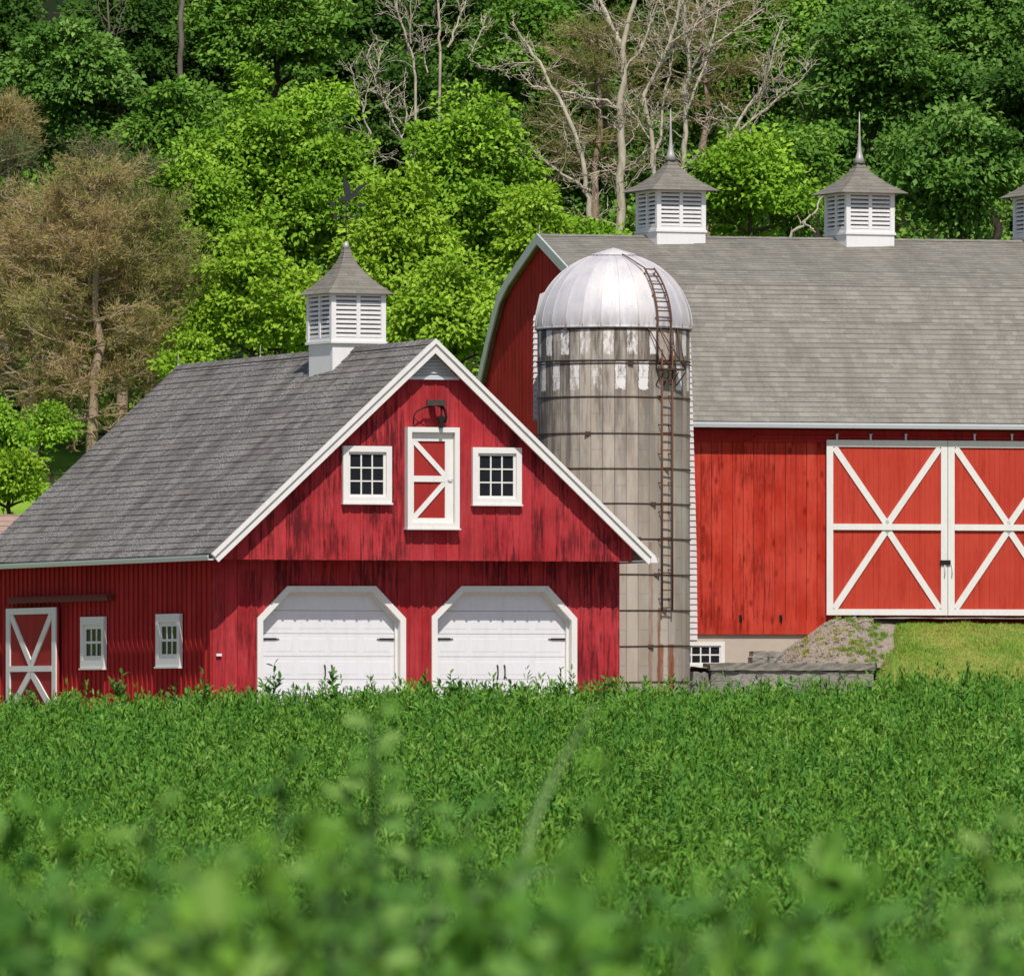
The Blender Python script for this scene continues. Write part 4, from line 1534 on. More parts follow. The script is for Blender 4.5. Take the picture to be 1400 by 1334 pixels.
rough_block(ms, cstart - .05, LW, 0, .45, -.7, zc1 - .16, .022, r_, 26)
rough_block(ms, 0, cstart - .06, .1, .45, -.7, zc1 - .20, .025, r_, 5)
ms.build('stonework', M['rubble'], rw)
cpm = MB()
rough_block(cpm, cstart - .08, LW + .03, -.06, .5, zc1 - .155, zc1, .010, r_, 30)
cpm.build('cap', M['cap'], rw)
# a few dressed stones lying by the cellar window
vS = -1.5
u0s, u1s = B.u(1029, vS), B.u(1071, vS)
zs0 = B.z(906, u0s, vS)
blk = MB()
hh = B.z(890, u0s, vS) - zs0
rough_block(blk, 0, (u1s - u0s) * .5, 0, .35, -.1, hh * .5, .012, r_, 4)
rough_block(blk, (u1s - u0s) * .5 + .01, u1s - u0s, .02, .35, -.1, hh * .55, .012, r_, 4)
rough_block(blk, .02, (u1s - u0s) * .93, .03, .33, hh * .55, hh, .012, r_, 6)
bo = blk.build('stone_block', M['rubble'])
bo.location = B.world(u0s, vS, zs0)
bo.rotation_euler = (0, 0, B.a)
tag(bo, 'small pile of flat grey stones on the gravel behind the retaining wall', 'stones')

# far left: corner of a shed with a pinkish roof
shY = 207.0
sx0, sx1 = xat(-110, shY), xat(60, shY)
shed = thing('shed', 'distant shed with pinkish brown roof showing at the left edge behind the garage roof', 'shed', (sx0, shY, 0))
zr_ = zat(703, shY + 1.5)
ze_ = zr_ - 1.1
sr = MB()
for sgn in (1, -1):
    ye = 0 if sgn > 0 else 3.0
    slope(sr, (-.2, ye, ze_), (sx1 - sx0 + .2, ye, ze_), (0, sgn * 1.5, 1.1), math.hypot(1.5, 1.1), .2)
    slab(sr, (-.2, ye, ze_), (sx1 - sx0 + .2, ye, ze_), (0, sgn * 1.5, 1.1), math.hypot(1.5, 1.1) - .01, .08)
sr.build('roof', M['roof_pink'], shed)
shw = MB()
shw.prism([(.2, -.4), (2.8, -.4), (2.8, ze_ + .05), (1.5, zr_ - .12), (.2, ze_ + .05)], lambda a, b, d: (d, a, b), 0, sx1 - sx0)
shw.build('wall', M['red_side'], shed)


# ================================================================== TREES
def tree_root(name, label, cat, x, y, group):
    z = float(ground_z(x, y)) - .15
    return thing(name, label, cat, (x, y, z), 0, group), z


def crown_points(r, cx, cz, rx, ry, rz, nclump, per, csz, flat=.62, lower=-.75, shell=.62):
    """clumps on the lobed outline of a crown, leaves inside each clump"""
    # a crown is a handful of boughs, each a ragged lobe of its own
    nl = int(r.integers(12, 18))
    lc = norm(r.normal(0, 1, (nl, 3))) * (r.random((nl, 1)) ** .5) * .80
    lc[0] = (0, 0, .62)
    lc[:, 2] = np.maximum(lc[:, 2], lower)
    lr = r.uniform(.18, .46, nl)
    lid = r.choice(nl, nclump, p=lr ** 2 / np.sum(lr ** 2))
    dd = norm(r.normal(0, 1, (nclump, 3)))
    dd[:, 2] = np.where(dd[:, 2] < -.45, -dd[:, 2], dd[:, 2])
    rad = (shell + (1 - shell) * r.random(nclump) ** .6) * (1 + r.normal(0, .24, nclump))
    E = np.array([rx, ry, rz])
    rb_ = np.array([rx, ry, (rx + rz) / 2 * .72])
    C = lc[lid] * E + dd * (lr[lid] * rad)[:, None] * rb_
    # loose sprays between the boughs
    lo_ = r.random(nclump) < .36
    nlo = int(lo_.sum())
    C[lo_] = norm(np.stack([r.normal(0, 1, nlo), r.normal(0, 1, nlo), np.abs(r.normal(.2, .8, nlo)) - .35], 1)) * E * r.uniform(.62, 1.12, (nlo, 1))
    cs = csz * r.uniform(.45, 1.45, nclump)
    cid = np.repeat(np.arange(nclump), per)
    n = len(cid)
    o = norm(r.normal(0, 1, (n, 3))) * (r.random(n) ** .45)[:, None]
    o[:, 2] *= flat
    # each clump droops a little towards its outer side
    out = norm(dd + .5 * norm(C * np.array([1, 1, .4])))
    o[:, 2] -= .35 * np.maximum(0, np.sum(o * out[cid], 1)) ** 2
    Pp = C[cid] + o * cs[cid][:, None]
    Pp[:, 0] += cx
    Pp[:, 2] += cz
    crnd = r.random(nclump)
    return Pp, out[cid], o, crnd[cid], C + np.array([cx, 0, cz])


def limb(mb, r, a, b, ra, rb, bend=.12, n=5, sides=6):
    a, b = Vector(a), Vector(b)
    L = (b - a).length
    mid = [Vector((r.normal(0, bend * L), r.normal(0, bend * L), r.normal(0, bend * L * .5))) for _ in range(n + 1)]
    pts_ = []
    for i in range(n + 1):
        t = i / n
        w_ = math.sin(math.pi * t) * .5
        pts_.append(a.lerp(b, t) + mid[i] * w_)
    mb.tube(pts_, [ra + (rb - ra) * i / n for i in range(n + 1)], sides, False)
    return pts_


def broadleaf(name, label, px, ytop, ybot, hw, Y, mat, seed, leaf=.15, dens=1.0, barkm='bark_dark', group='trees on the wooded hillside', clump=.8, ry=None, trunk_lean=0.0, flat=.52):
    r = np.random.default_rng(seed)
    x = xat(px, Y)
    root, zg = tree_root(name, label, 'tree', x, Y, group)
    zt_, zb_ = zat(ytop, Y) - zg, zat(ybot, Y) - zg
    zb_ = max(zb_, 1.0)
    rx = hw / F * Y
    rz = (zt_ - zb_) / 2
    cz = (zt_ + zb_) / 2
    ry_ = ry or rx * .85
    area = 4 * math.pi * ((rx * ry_) ** 1.6 / 3 + (rx * rz) ** 1.6 / 3 + (ry_ * rz) ** 1.6 / 3) ** (1 / 1.6)
    clump *= .86
    leaf *= .98
    nclump = max(14, int(area / (clump * clump * .74) * dens))
    per = int(200 * (clump / .6) ** 2 * (.123 / leaf) ** 1.6)
    Pp, out, o, crnd, C = crown_points(r, 0, cz, rx * .90, ry_ * .9, rz * .92, nclump, per, clump, flat)
    n = len(Pp)
    D = norm(o + out * .5 + r.normal(0, .6, (n, 3)) + np.array([0, 0, -.35]))
    NN = norm(out * .35 + o * .75 + r.normal(0, .42, (n, 3)) + np.array([0, -.40, .62]))
    L = leaf * r.uniform(.7, 1.35, n)
    rv = np.clip(.5 * r.random(n) + .5 * crnd, 0, 1)
    leaves('crown', Pp, D, NN, L, L * r.uniform(.42, .68, n), rv, M[mat], root, .22)
    tb = MB()
    rt = max(.10, rx * .07)
    ttop = (r.normal(0, .1) + trunk_lean, r.normal(0, .1), cz + rz * .55)
    tp = limb(tb, r, (0, 0, 0), ttop, rt, rt * .3, .05, 8, 8)
    pick = r.choice(len(C), min(len(C), 26), replace=False)
    for i in pick:
        c = Vector(C[i])
        best = min(tp[2:], key=lambda q: abs(q.z - (c.z - (Vector((c.x, c.y)).length) * .55)))
        limb(tb, r, best, c * .97 + Vector((0, 0, -.1)), rt * .35, .018, .1, 5, 5)
    tb.build('trunk', M[barkm], root)
    return root


def pine(label, px, ytop, ybot, hw, Y, mat, seed, n_whorl=15, dead_low=.35, group='dry pines left of the garage roof', barkm='twig_dry', needles=1.0, name='pine_tree'):
    r = np.random.default_rng(seed)
    x = xat(px, Y)
    root, zg = tree_root(name, label, 'tree', x, Y, group)
    H = zat(ytop, Y) - zg
    z0_ = max(.6, zat(ybot, Y) - zg)
    rx = hw / F * Y
    tb = MB()
    limb(tb, r, (0, 0, 0), (r.normal(0, .15), 0, H * .97), .17, .03, .02, 10, 8)
    tips, dirs = [], []
    for w_ in range(n_whorl):
        t = (w_ + r.uniform(-.3, .3)) / n_whorl
        t = min(max(t, 0), 1)
        z = z0_ + (H - z0_) * t
        ln = rx * (1.05 - .15 * (1 - t)) * math.sqrt(max(.05, 1 - (t * .95) ** 2.2)) * r.uniform(.75, 1.15)
        for q in range(int(r.integers(5, 8))):
            a = r.uniform(0, 2 * np.pi)
            rise = r.uniform(-.05, .35) + .35 * t
            e = Vector((math.cos(a) * ln, math.sin(a) * ln, ln * rise))
            st = Vector((0, 0, z))
            bp = limb(tb, r, st, st + e, .035, .010, .10, 6, 4)
            for s_ in range(12):
                f = r.uniform(.25, 1.0)
                i = min(5, int(f * 6))
                b0 = bp[i].lerp(bp[i + 1], f * 6 - i)
                tw = Vector((r.normal(0, 1), r.normal(0, 1), r.normal(.15, .5))).normalized() * r.uniform(.25, .7)
                tw += e.normalized() * .25
                if s_ < 9:
                    limb(tb, r, b0, b0 + tw, .013, .007, .15, 3, 3)
                if t > dead_low or r.random() < .16 + .5 * t / max(.01, dead_low):
                    for g_ in np.linspace(.35, 1.0, 4):
                        tips.append(b0 + tw * float(g_))
                        dirs.append(tw.normalized())
    T = np.array([tuple(p) for p in tips])
    Dd = np.array([tuple(p) for p in dirs])
    per = int(8 * needles)
    T = np.repeat(T, per, 0)
    Dd = np.repeat(Dd, per, 0)
    n = len(T)
    rv = np.repeat(r.random(len(tips)), per) * .7 + .3 * r.random(n)
    D = norm(Dd * .7 + r.normal(0, .6, (n, 3)) + np.array([0, 0, .2]))
    leaves('crown', T + r.normal(0, .05, (n, 3)), D, r.normal(0, 1, (n, 3)), r.uniform(.10, .22, n), np.full(n, .016), rv, M[mat], root, .0)
    tb.build('trunk', M[barkm], root)
    return root


def twigs(mb, r, a, b, rad, depth, spread=.6, n=None):
    """side branches along a limb from a to b, forking again depth times"""
    a, b = Vector(a), Vector(b)
    d = b - a
    L = d.length
    cnt = n if n is not None else int(r.integers(1, 4))
    for i in range(cnt):
        t = r.uniform(.2, 1.0)
        st = a.lerp(b, t)
        dv = d.normalized() * .9 + Vector((r.normal(0, spread), r.normal(0, spread), r.normal(.2, spread * .6)))
        e = st + dv.normalized() * min(1.3, L * r.uniform(.45, .95))
        ra = rad * (1 - .5 * t) * .5
        limb(mb, r, st, e, max(.011, ra * .8), .0055, .11, 6, 4)
        if depth > 0:
            twigs(mb, r, st, e, ra, depth - 1, spread)


def bare(label, polys, Y, seed, depth=2, group='bare dead trees behind the barn ridge', barkm='bark_dead', tw=1.0):
    """polys: list of (pixel polyline, radius start, radius end); each is grown in depth with its own swing"""
    r = np.random.default_rng(seed)
    p0 = polys[0][0][0]
    x = xat(p0[0], Y)
    root, zg = tree_root('bare_tree', label, 'tree', x, Y, group)
    mb = MB()
    first = True
    for pl, ra, rb in polys:
        sw = 0 if first else r.uniform(-.35, .35)
        pts_ = []
        ln = 0
        for i, (qx, qy) in enumerate(pl):
            if i:
                ln += math.hypot(qx - pl[i - 1][0], qy - pl[i - 1][1]) / F * Y
            dy = sw * ln
            pts_.append(Vector((xat(qx, Y + dy) - x, dy, zat(qy, Y + dy) - zg)))
        if first:
            pts_.insert(0, Vector((pts_[0].x * .3, 0, 0)))
        # resample with a little wobble
        fine = [pts_[0]]
        for a, b in zip(pts_, pts_[1:]):
            for t in (.33, .66, 1.0):
                q = a.lerp(b, t)
                if t < 1:
                    q += Vector((r.normal(0, .03), r.normal(0, .03), r.normal(0, .02)))
                fine.append(q)
        m_ = len(fine)
        ra, rb = ra * .66, rb * .72
        mb.tube(fine, [ra + (rb - ra) * i / (m_ - 1) for i in range(m_)], 7, False)
        k0 = 1 if not first else 2
        for a, b in list(zip(pts_, pts_[1:]))[k0 - 1:]:
            if (b - a).length > .35:
                twigs(mb, r, a, b, (ra + rb) / 2 * .8, depth, .75, int(r.integers(3, 5) * tw))
        first = False
    mb.build('trunk', M[barkm], root)
    return root


# back of the hill, top of the picture
HG = 'trees on the wooded hillside'
T = broadleaf
T('broadleaf_tree', 'dark deep green tree filling the top left corner of the picture', 30, -40, 260, 105, 246, 'deep', 101, .17, clump=.9)
T('broadleaf_tree', 'green tree with layered boughs near the top left, right of the corner tree', 95, 0, 230, 75, 242, 'glossy', 102, .16, flat=.4)
T('broadleaf_tree', 'dark tree behind the thin bare stem at top left', 165, -60, 240, 85, 256, 'deep', 103, .17, clump=.9)
T('broadleaf_tree', 'olive grey-green tree just above the dry pines, left of the bright maple', 170, 110, 310, 85, 243, 'olive', 104, .15)
T('broadleaf_tree', 'dark tree around the grey trunk at top left centre', 250, -60, 210, 80, 258, 'deep', 105, .17, clump=.9)
T('broadleaf_tree', 'mid green tree between the olive tree and the bright maple', 235, 90, 330, 75, 240, 'mid', 106, .16)
T('broadleaf_tree', 'layered green tree at the top above the bright round maple', 370, -50, 170, 105, 247, 'mid', 107, .16, flat=.4)
T('broadleaf_tree', 'dark tree at the top edge left of the white dead branches', 480, -60, 200, 80, 255, 'deep', 108, .17, clump=.9)
T('broadleaf_tree', 'deep green tree behind the fan of white dead branches at top centre', 560, 60, 330, 85, 248, 'deep', 109, .16)
T('broadleaf_tree', 'dark tree at the top edge above the second bright maple', 640, -60, 160, 90, 260, 'deep', 110, .17, clump=.9)
T('broadleaf_tree', 'green tree at the top left of the tall dead trees', 720, -30, 200, 75, 250, 'mid', 111, .16)
T('broadleaf_tree', 'dark tree in the gap behind the tall dead trunks', 800, 100, 340, 95, 256, 'deep', 112, .16, clump=.9)
T('broadleaf_tree', 'dark tree at the top edge behind the tall dead trees', 880, -70, 190, 110, 266, 'deep', 113, .17, clump=.9)
T('broadleaf_tree', 'green tree behind the first barn cupola', 950, 150, 340, 80, 246, 'mid', 114, .16)
T('broadleaf_tree', 'mid green tree at the top between dead trees and right oak', 1050, -40, 230, 85, 250, 'mid', 115, .16)
T('broadleaf_tree', 'dark tree at the top edge left of the second cupola spire', 1120, -60, 220, 80, 255, 'deep', 116, .17, clump=.9)
T('oak_tree', 'large glossy dark green oak behind the second cupola', 1200, -30, 300, 110, 240, 'glossy', 117, .17, clump=.9)
T('oak_tree', 'large glossy oak in the top right corner above the third cupola', 1345, -60, 230, 120, 243, 'glossy', 118, .18, clump=.95)
T('oak_tree', 'glossy green oak with drooping boughs between second and third cupolas', 1310, 130, 340, 95, 234, 'glossy', 119, .17, clump=.85)
T('broadleaf_tree', 'dark tree behind the third cupola at the right edge', 1430, 60, 340, 95, 238, 'deep', 120, .17, clump=.9)
T('maple_tree', 'bright green maple at the barn ridge between first and second cupolas', 1030, 180, 345, 75, 229, 'maple', 121, .15)
T('maple_tree', 'mid green maple just left of the second barn cupola', 1085, 150, 350, 55, 231, 'mid', 122, .15)
# front row
T('maple_tree', 'large bright green round maple left of the small cupola', 385, 62, 520, 125, 232, 'maple', 130, .15, .85, clump=.72)
T('maple_tree', 'bright green maple rising between the small cupola and the barn gable', 640, 80, 500, 88, 230, 'maple', 131, .15, .85, clump=.72)
T('maple_tree', 'yellow-green maple around and behind the weathervane', 545, 215, 520, 78, 228, 'maple_y', 132, .15, .85, clump=.7)
T('maple_tree', 'lower yellow-green maple directly left of the small cupola', 350, 320, 530, 95, 225, 'maple_y', 133, .15, .85, clump=.7)
T('maple_tree', 'mid green maple between the dry pines and the round maple', 270, 190, 470, 60, 230, 'maple', 134, .15, .85, clump=.7)
T('maple_tree', 'yellow-green maple low between garage ridge and barn gable', 620, 350, 560, 85, 225, 'maple_y', 135, .15, .85, clump=.7)
T('maple_tree', 'slim yellow-green maple at the left end of the barn ridge', 735, 235, 420, 55, 228, 'maple_y', 136, .14, .85, clump=.6)
T('maple_tree', 'low green growth at the feet of the leftmost dead trunks', 790, 290, 380, 60, 229, 'maple', 137, .14, .9, clump=.6)
# pines
pine('dry tan pine with bare trunk second from left, nearest the garage roof', 122, 240, 590, 112, 224, 'needle_dry', 201, 16, .32, needles=1.15)
pine('dry brownish pine at the far left above the green bushes', 46, 275, 560, 100, 226, 'needle_dry', 202, 14, .30, needles=1.1)
pine('yellowish olive pine beside the upper corner of the garage roof', 205, 280, 560, 82, 225, 'needle_olive', 203, 14, .12)
pine('greenish young pine top rising between the dry pines and olive tree', 165, 215, 420, 95, 230, 'needle_green', 204, 12, .0)
pine('dull green pine at left edge behind the dry brownish pine', -15, 200, 520, 75, 230, 'needle_green', 205, 12, .0)
pine('reddish brown dead pine near the left edge, above the dry pines', 6, 148, 205, 14, 238, 'needle_dry', 206, 7, .0)
pine('olive brown pine behind the tall dead trunks at top centre', 812, 30, 250, 85, 241, 'needle_olive', 207, 9, .05, 'pines behind the dead trees', needles=.75)
pine('olive brown pine at the top edge behind the right hand dead trunks', 965, -60, 170, 95, 244, 'needle_olive', 208, 9, .05, 'pines behind the dead trees', needles=.75)
# bare trees
bare('tall dead tree with leaning pale trunk, leftmost behind the barn ridge', [
    ([(806, 322), (806, 270), (800, 240), (785, 180), (762, 130), (738, 85), (715, 55), (700, 30)], .13, .035),
    ([(808, 262), (780, 245), (750, 225), (718, 192)], .075, .035),
    ([(762, 130), (740, 120), (728, 118), (712, 100)], .04, .015),
    ([(738, 85), (700, 88), (668, 95)], .035, .012),
    ([(785, 180), (770, 165), (775, 200), (768, 235)], .02, .01)], 232, 301)
bare('tall straight dead trunk just left of the first barn cupola', [
    ([(846, 322), (848, 260), (850, 200), (848, 150), (853, 95), (852, 60), (862, 20), (872, -20)], .19, .07),
    ([(852, 62), (838, 40), (822, 5), (815, -20)], .085, .04),
    ([(850, 152), (830, 137), (795, 133), (765, 125), (728, 118)], .06, .02),
    ([(848, 240), (825, 234), (805, 240), (790, 248)], .04, .02),
    ([(853, 100), (880, 60), (900, 0)], .06, .02),
    ([(846, 310), (815, 300), (775, 297)], .035, .015)], 233, 302)
bare('dead forked tree behind the first cupola with many thin limbs', [
    ([(895, 240), (890, 180), (880, 130), (905, 80), (925, 30), (935, -20)], .10, .05),
    ([(895, 230), (905, 170), (910, 120), (920, 60), (905, 0)], .06, .02),
    ([(888, 190), (862, 150), (850, 120)], .035, .015),
    ([(882, 130), (915, 60), (960, 28), (1000, 5)], .045, .015)], 236, 303)
bare('dead pale trunk rising above the first cupola roof', [
    ([(935, 260), (935, 200), (938, 140), (942, 80), (935, 20), (925, -20)], .12, .06),
    ([(938, 150), (955, 110), (975, 50), (985, -10)], .06, .02),
    ([(940, 100), (960, 70), (1000, 45), (1045, 12)], .055, .02),
    ([(936, 190), (915, 175), (890, 220)], .03, .012)], 237, 304)
bare('dead tree leaning right with long bare limbs right of the first cupola', [
    ([(915, 245), (940, 225), (1000, 190), (1040, 155), (1075, 125), (1104, 100)], .085, .02),
    ([(995, 192), (1020, 150), (1045, 110), (1060, 60), (1072, 25)], .07, .02),
    ([(1030, 162), (1045, 120), (1052, 75), (1050, 78)], .035, .012),
    ([(1000, 188), (990, 165), (970, 160), (955, 165)], .03, .012)], 234, 305)
bare('white dead branches fanning out between the two bright maples', [
    ([(563, 216), (545, 180), (525, 140), (512, 105), (500, 75)], .055, .02),
    ([(530, 150), (520, 130), (505, 122), (494, 128)], .03, .012),
    ([(548, 190), (556, 160), (553, 130)], .025, .01),
    ([(512, 105), (520, 75), (526, 60)], .025, .01)], 238, 306, 2, 'bare dead trees between the maples')
bare('slim white dead stems left of the weathervane wing, below the fan', [
    ([(512, 226), (508, 195), (496, 155), (486, 125), (480, 95)], .05, .018),
    ([(508, 195), (520, 215), (545, 220)], .03, .012),
    ([(496, 155), (503, 120), (512, 98)], .025, .01)], 237, 307, 1, 'bare dead trees between the maples')
bare('pale bare tree at the top edge above the white fan of branches', [
    ([(568, 105), (562, 70), (548, 30), (535, -20)], .06, .03),
    ([(562, 60), (562, 20), (560, -20)], .035, .015),
    ([(585, 100), (578, 60), (575, 40)], .03, .012)], 243, 308, 2, 'bare dead trees between the maples')
bare('pale bare tree at the top edge behind the second bright maple', [
    ([(602, 80), (602, 40), (598, -20)], .06, .04),
    ([(612, 65), (625, 35), (640, -10)], .05, .02),
    ([(640, 80), (655, 50), (672, 25)], .03, .012)], 243, 309, 2, 'bare dead trees between the maples')
bare('thin forked bare stem near the top left corner', [
    ([(142, 125), (152, 90), (150, 50), (148, -20)], .04, .03),
    ([(152, 90), (158, 60), (165, 20)], .025, .01)], 243, 310, 1, 'lone trunks at the upper left', 'bark_grey')
bare('upright grey trunk without leaves in the dark upper left', [
    ([(246, 75), (247, 40), (250, -20)], .11, .10)], 246, 311, 0, 'lone trunks at the upper left', 'bark_grey', .6)
bare('crooked broken dead limb lying behind the ridge by the second cupola', [
    ([(1078, 330), (1090, 312), (1103, 300), (1118, 285), (1126, 268)], .06, .03),
    ([(1100, 303), (1108, 312), (1115, 318)], .04, .02),
    ([(1095, 306), (1090, 294)], .03, .012)], 227, 312, 0)
# bushes low at the left
SG = 'green bushes behind the garage roof'
T('bush', 'bright green bush at the left edge behind the garage roof, just above the shed', 14, 610, 720, 40, 213, 'maple_y', 401, .11, 1.1, group=SG, clump=.5)
T('bush', 'taller green bush below the dry pines, between the pine trunks', 66, 555, 625, 30, 217, 'maple', 402, .11, 1.1, group=SG, clump=.5)
T('bush', 'green bush at the far left edge under the dry brownish pine', -8, 540, 640, 44, 219, 'maple', 403, .11, 1.1, group=SG, clump=.5)
T('bush', 'yellow-green bush at the upper garage roof corner beside the olive pine', 262, 455, 540, 40, 221, 'maple_y', 405, .11, 1.0, group=SG, clump=.5)

# undergrowth carpet on the hill floor: no one could count it
n = 130000
ux = rng.uniform(-22, 22, n)
uy = 221 + 80 * rng.random(n) ** 1.1
keep = ~((ux < -8.0) & (ux > -13.5) & (uy < 229))
ux, uy = ux[keep], uy[keep]
n = len(ux)
hgt_ = .35 + .55 * (np.sin(ux * 1.3 + uy * .4) * np.sin(uy * .9 - ux * .5) + 1)
uz = ground_z(ux, uy) + rng.random(n) * hgt_
P = np.stack([ux, uy, uz], 1)
tag(leaves('undergrowth', P, rng.normal(0, 1, (n, 3)) + np.array([0, -.3, .2]), rng.normal(0, .5, (n, 3)) + np.array([0, -.3, 1]), rng.uniform(.14, .26, n), rng.uniform(.1, .17, n), rng.random(n), M['mid']), 'leafy undergrowth covering the wooded hillside floor', 'undergrowth', None, 'stuff')


# ================================================================== CROP
def crop_band(d0, d1, per_m2, nleaf, L, zone, hj, seed, extra=1.5, wide=.29):
    r = np.random.default_rng(seed)
    # uniform over the wedge that the lens can see, with a generous margin on both sides
    mg = .6 if d1 < 10 else 1.8
    hw0, hw1 = .054 * d0 * extra + mg, .054 * d1 * extra + mg
    area = (hw0 + hw1) * (d1 - d0)
    n = int(area * per_m2)
    d = d0 + (d1 - d0) * r.random(int(n * 1.8))
    x = r.uniform(-hw1, hw1, len(d))
    ok = np.abs(x) < (.054 * d * extra + mg)
    d, x = d[ok][:n], x[ok][:n]
    n = len(d)
    gx_, gd_ = np.floor(x / .30 + .37 * np.floor(d / .34)), np.floor(d / .34)     # several stems make one plant
    hsh = np.modf(np.abs(np.sin(gx_ * 12.9898 + gd_ * 78.233) * 43758.5453))[0]
    hs2 = np.modf(np.abs(np.sin(gx_ * 39.346 + gd_ * 11.135) * 24634.6345))[0]
    x = x + .55 * ((gx_ + .5 - .37 * gd_) * .30 + (hs2 - .5) * .15 - x)
    tuft = 1.7 * (hsh - .5) + 2.3 * (hs2 > .94) + .5 * np.sin(x * 3.1 + 1.7 * np.sin(d * 1.3)) * np.sin(d * 2.3 + x) + .5 * np.sin(x * 7.7 + d * 5.1)
    top = canopy(x, d) + r.normal(0, hj, n) * np.where(hs2 > .93, .4, 1) + tuft * hj * .8 + np.clip((d - 12) / 20, 0, 1) * .045 * np.sin(x * 1.9 + 1.6 * np.sin(d * .31)) * np.sin(d * .53 + x * .7)
    lean = r.normal(0, .16, (n, 2))
    sid = np.repeat(np.arange(n), nleaf)
    m = len(sid)
    f = r.random(m) ** .8                               # 0 at the tip, 1 at the bottom of the leafy zone
    hz = f * zone
    az = r.uniform(0, 2 * np.pi, m)
    el = r.normal(.45, .45, m) + .5 * (1 - f)
    D = np.stack([np.cos(az) * np.cos(el), np.sin(az) * np.cos(el), np.sin(el)], 1)
    pet = (L * r.uniform(.3, 1.3, m) * (.4 + .8 * f))[:, None]
    P = np.stack([x[sid] - lean[sid, 0] * hz, d[sid] - lean[sid, 1] * hz, top[sid] - hz - L * .5], 1) + D * pet
    NN = np.stack([-np.cos(az) * np.sin(el), -np.sin(az) * np.sin(el) - .62, np.cos(el) + .2], 1) + r.normal(0, .38, (m, 3))
    ll = L * r.uniform(.65, 1.25, m)
    rv = np.clip(.30 * hs2[sid] + .15 * r.random(n)[sid] + .55 * r.random(m) - .10 * f, 0, 1)
    return leaf_arrays(P, D, NN, ll, ll * r.uniform(.72, 1.17, m) * wide, rv, .2, True)


bands = [
    crop_band(3.6, 9, 80, 26, .024, .20, .036, 51, 2.2, .44),
    crop_band(9, 20, 40, 16, .036, .20, .03, 52, 1.4),
    crop_band(20, 45, 115, 30, .038, .26, .060, 53, 1.3),
    crop_band(45, 68, 95, 28, .046, .30, .080, 54, 1.25),
    crop_band(68, 92, 80, 28, .054, .32, .095, 55, 1.25),
]
vs, ls, ss_, rs_ = [], [], [], []
vo_, lo_ = 0, 0
for v_, l_, s_, r_2 in bands:
    vs.append(v_)
    ls.append(l_ + vo_)
    ss_.append(s_ + lo_)
    rs_.append(r_2)
    vo_ += len(v_)
    lo_ += len(l_)
tag(np_mesh('leafy_crop', np.concatenate(vs), np.concatenate(ls), np.concatenate(ss_), M['crop'], None, np.concatenate(rs_)), 'dense green leafy crop filling the whole field in the foreground', 'crop', None, 'stuff')


def near_plant(label, px, ytop, d, mat, seed, leafL=.034, zone=.30, group=None, shoots=3):
    """one clover-like plant close to the lens: shoots with leaves in threes"""
    r = np.random.default_rng(seed)
    x = xat(px, d)
    zg = float(ground_z(x, d))
    root = thing('leafy_plant', label, 'plant', (x, d, zg), 0, group)
    H = zat(ytop, d) - zg
    mb = MB()
    PP, DD, NNl, LL = [], [], [], []
    for q in range(shoots):
        h = H * (1 if q == 0 else r.uniform(.84, .97))
        a = r.uniform(0, 6.28)
        top = Vector((math.cos(a) * .02 * q, math.sin(a) * .05 * q, h - leafL * .6))
        pts_ = limb(mb, r, Vector((0, 0, 0)), top, .004, .0018, .03, 8, 5)
        for i in range(18):
            f = i / 17
            p = top.lerp(Vector((top.x * .5, top.y * .5, h - zone)), f)
            az = i * 2.4 + r.normal(0, .4)
            el = r.normal(.25, .3) + .45 * (1 - f) ** 2
            o = Vector((math.cos(az) * math.cos(el), math.sin(az) * math.cos(el), math.sin(el)))
            tip = p + o * leafL * r.uniform(.5, 1.1) * (.4 + f)
            limb(mb, r, p, tip, .0012, .0008, .05, 3, 4)
            for k3 in (-1, 0, 1):
                b3 = az + k3 * .95
                e3 = el * .6 + r.normal(0, .2)
                PP.append(tuple(tip))
                DD.append((math.cos(b3) * math.cos(e3), math.sin(b3) * math.cos(e3), math.sin(e3)))
                NNl.append((-math.cos(az) * .5 + r.normal(0, .35), -math.sin(az) * .4 - .85 + r.normal(0, .35), .8))
                LL.append(leafL * r.uniform(.75, 1.15) * (.75 + .25 * min(1, f * 4 + .3)))
    LL = np.array(LL)
    leaves('foliage', np.array(PP), np.array(DD), np.array(NNl), LL, LL * r.uniform(.36, .54, len(LL)), r.random(len(LL)), M[mat], root, .15, True)
    mb.build('stem', M['stem'], root)


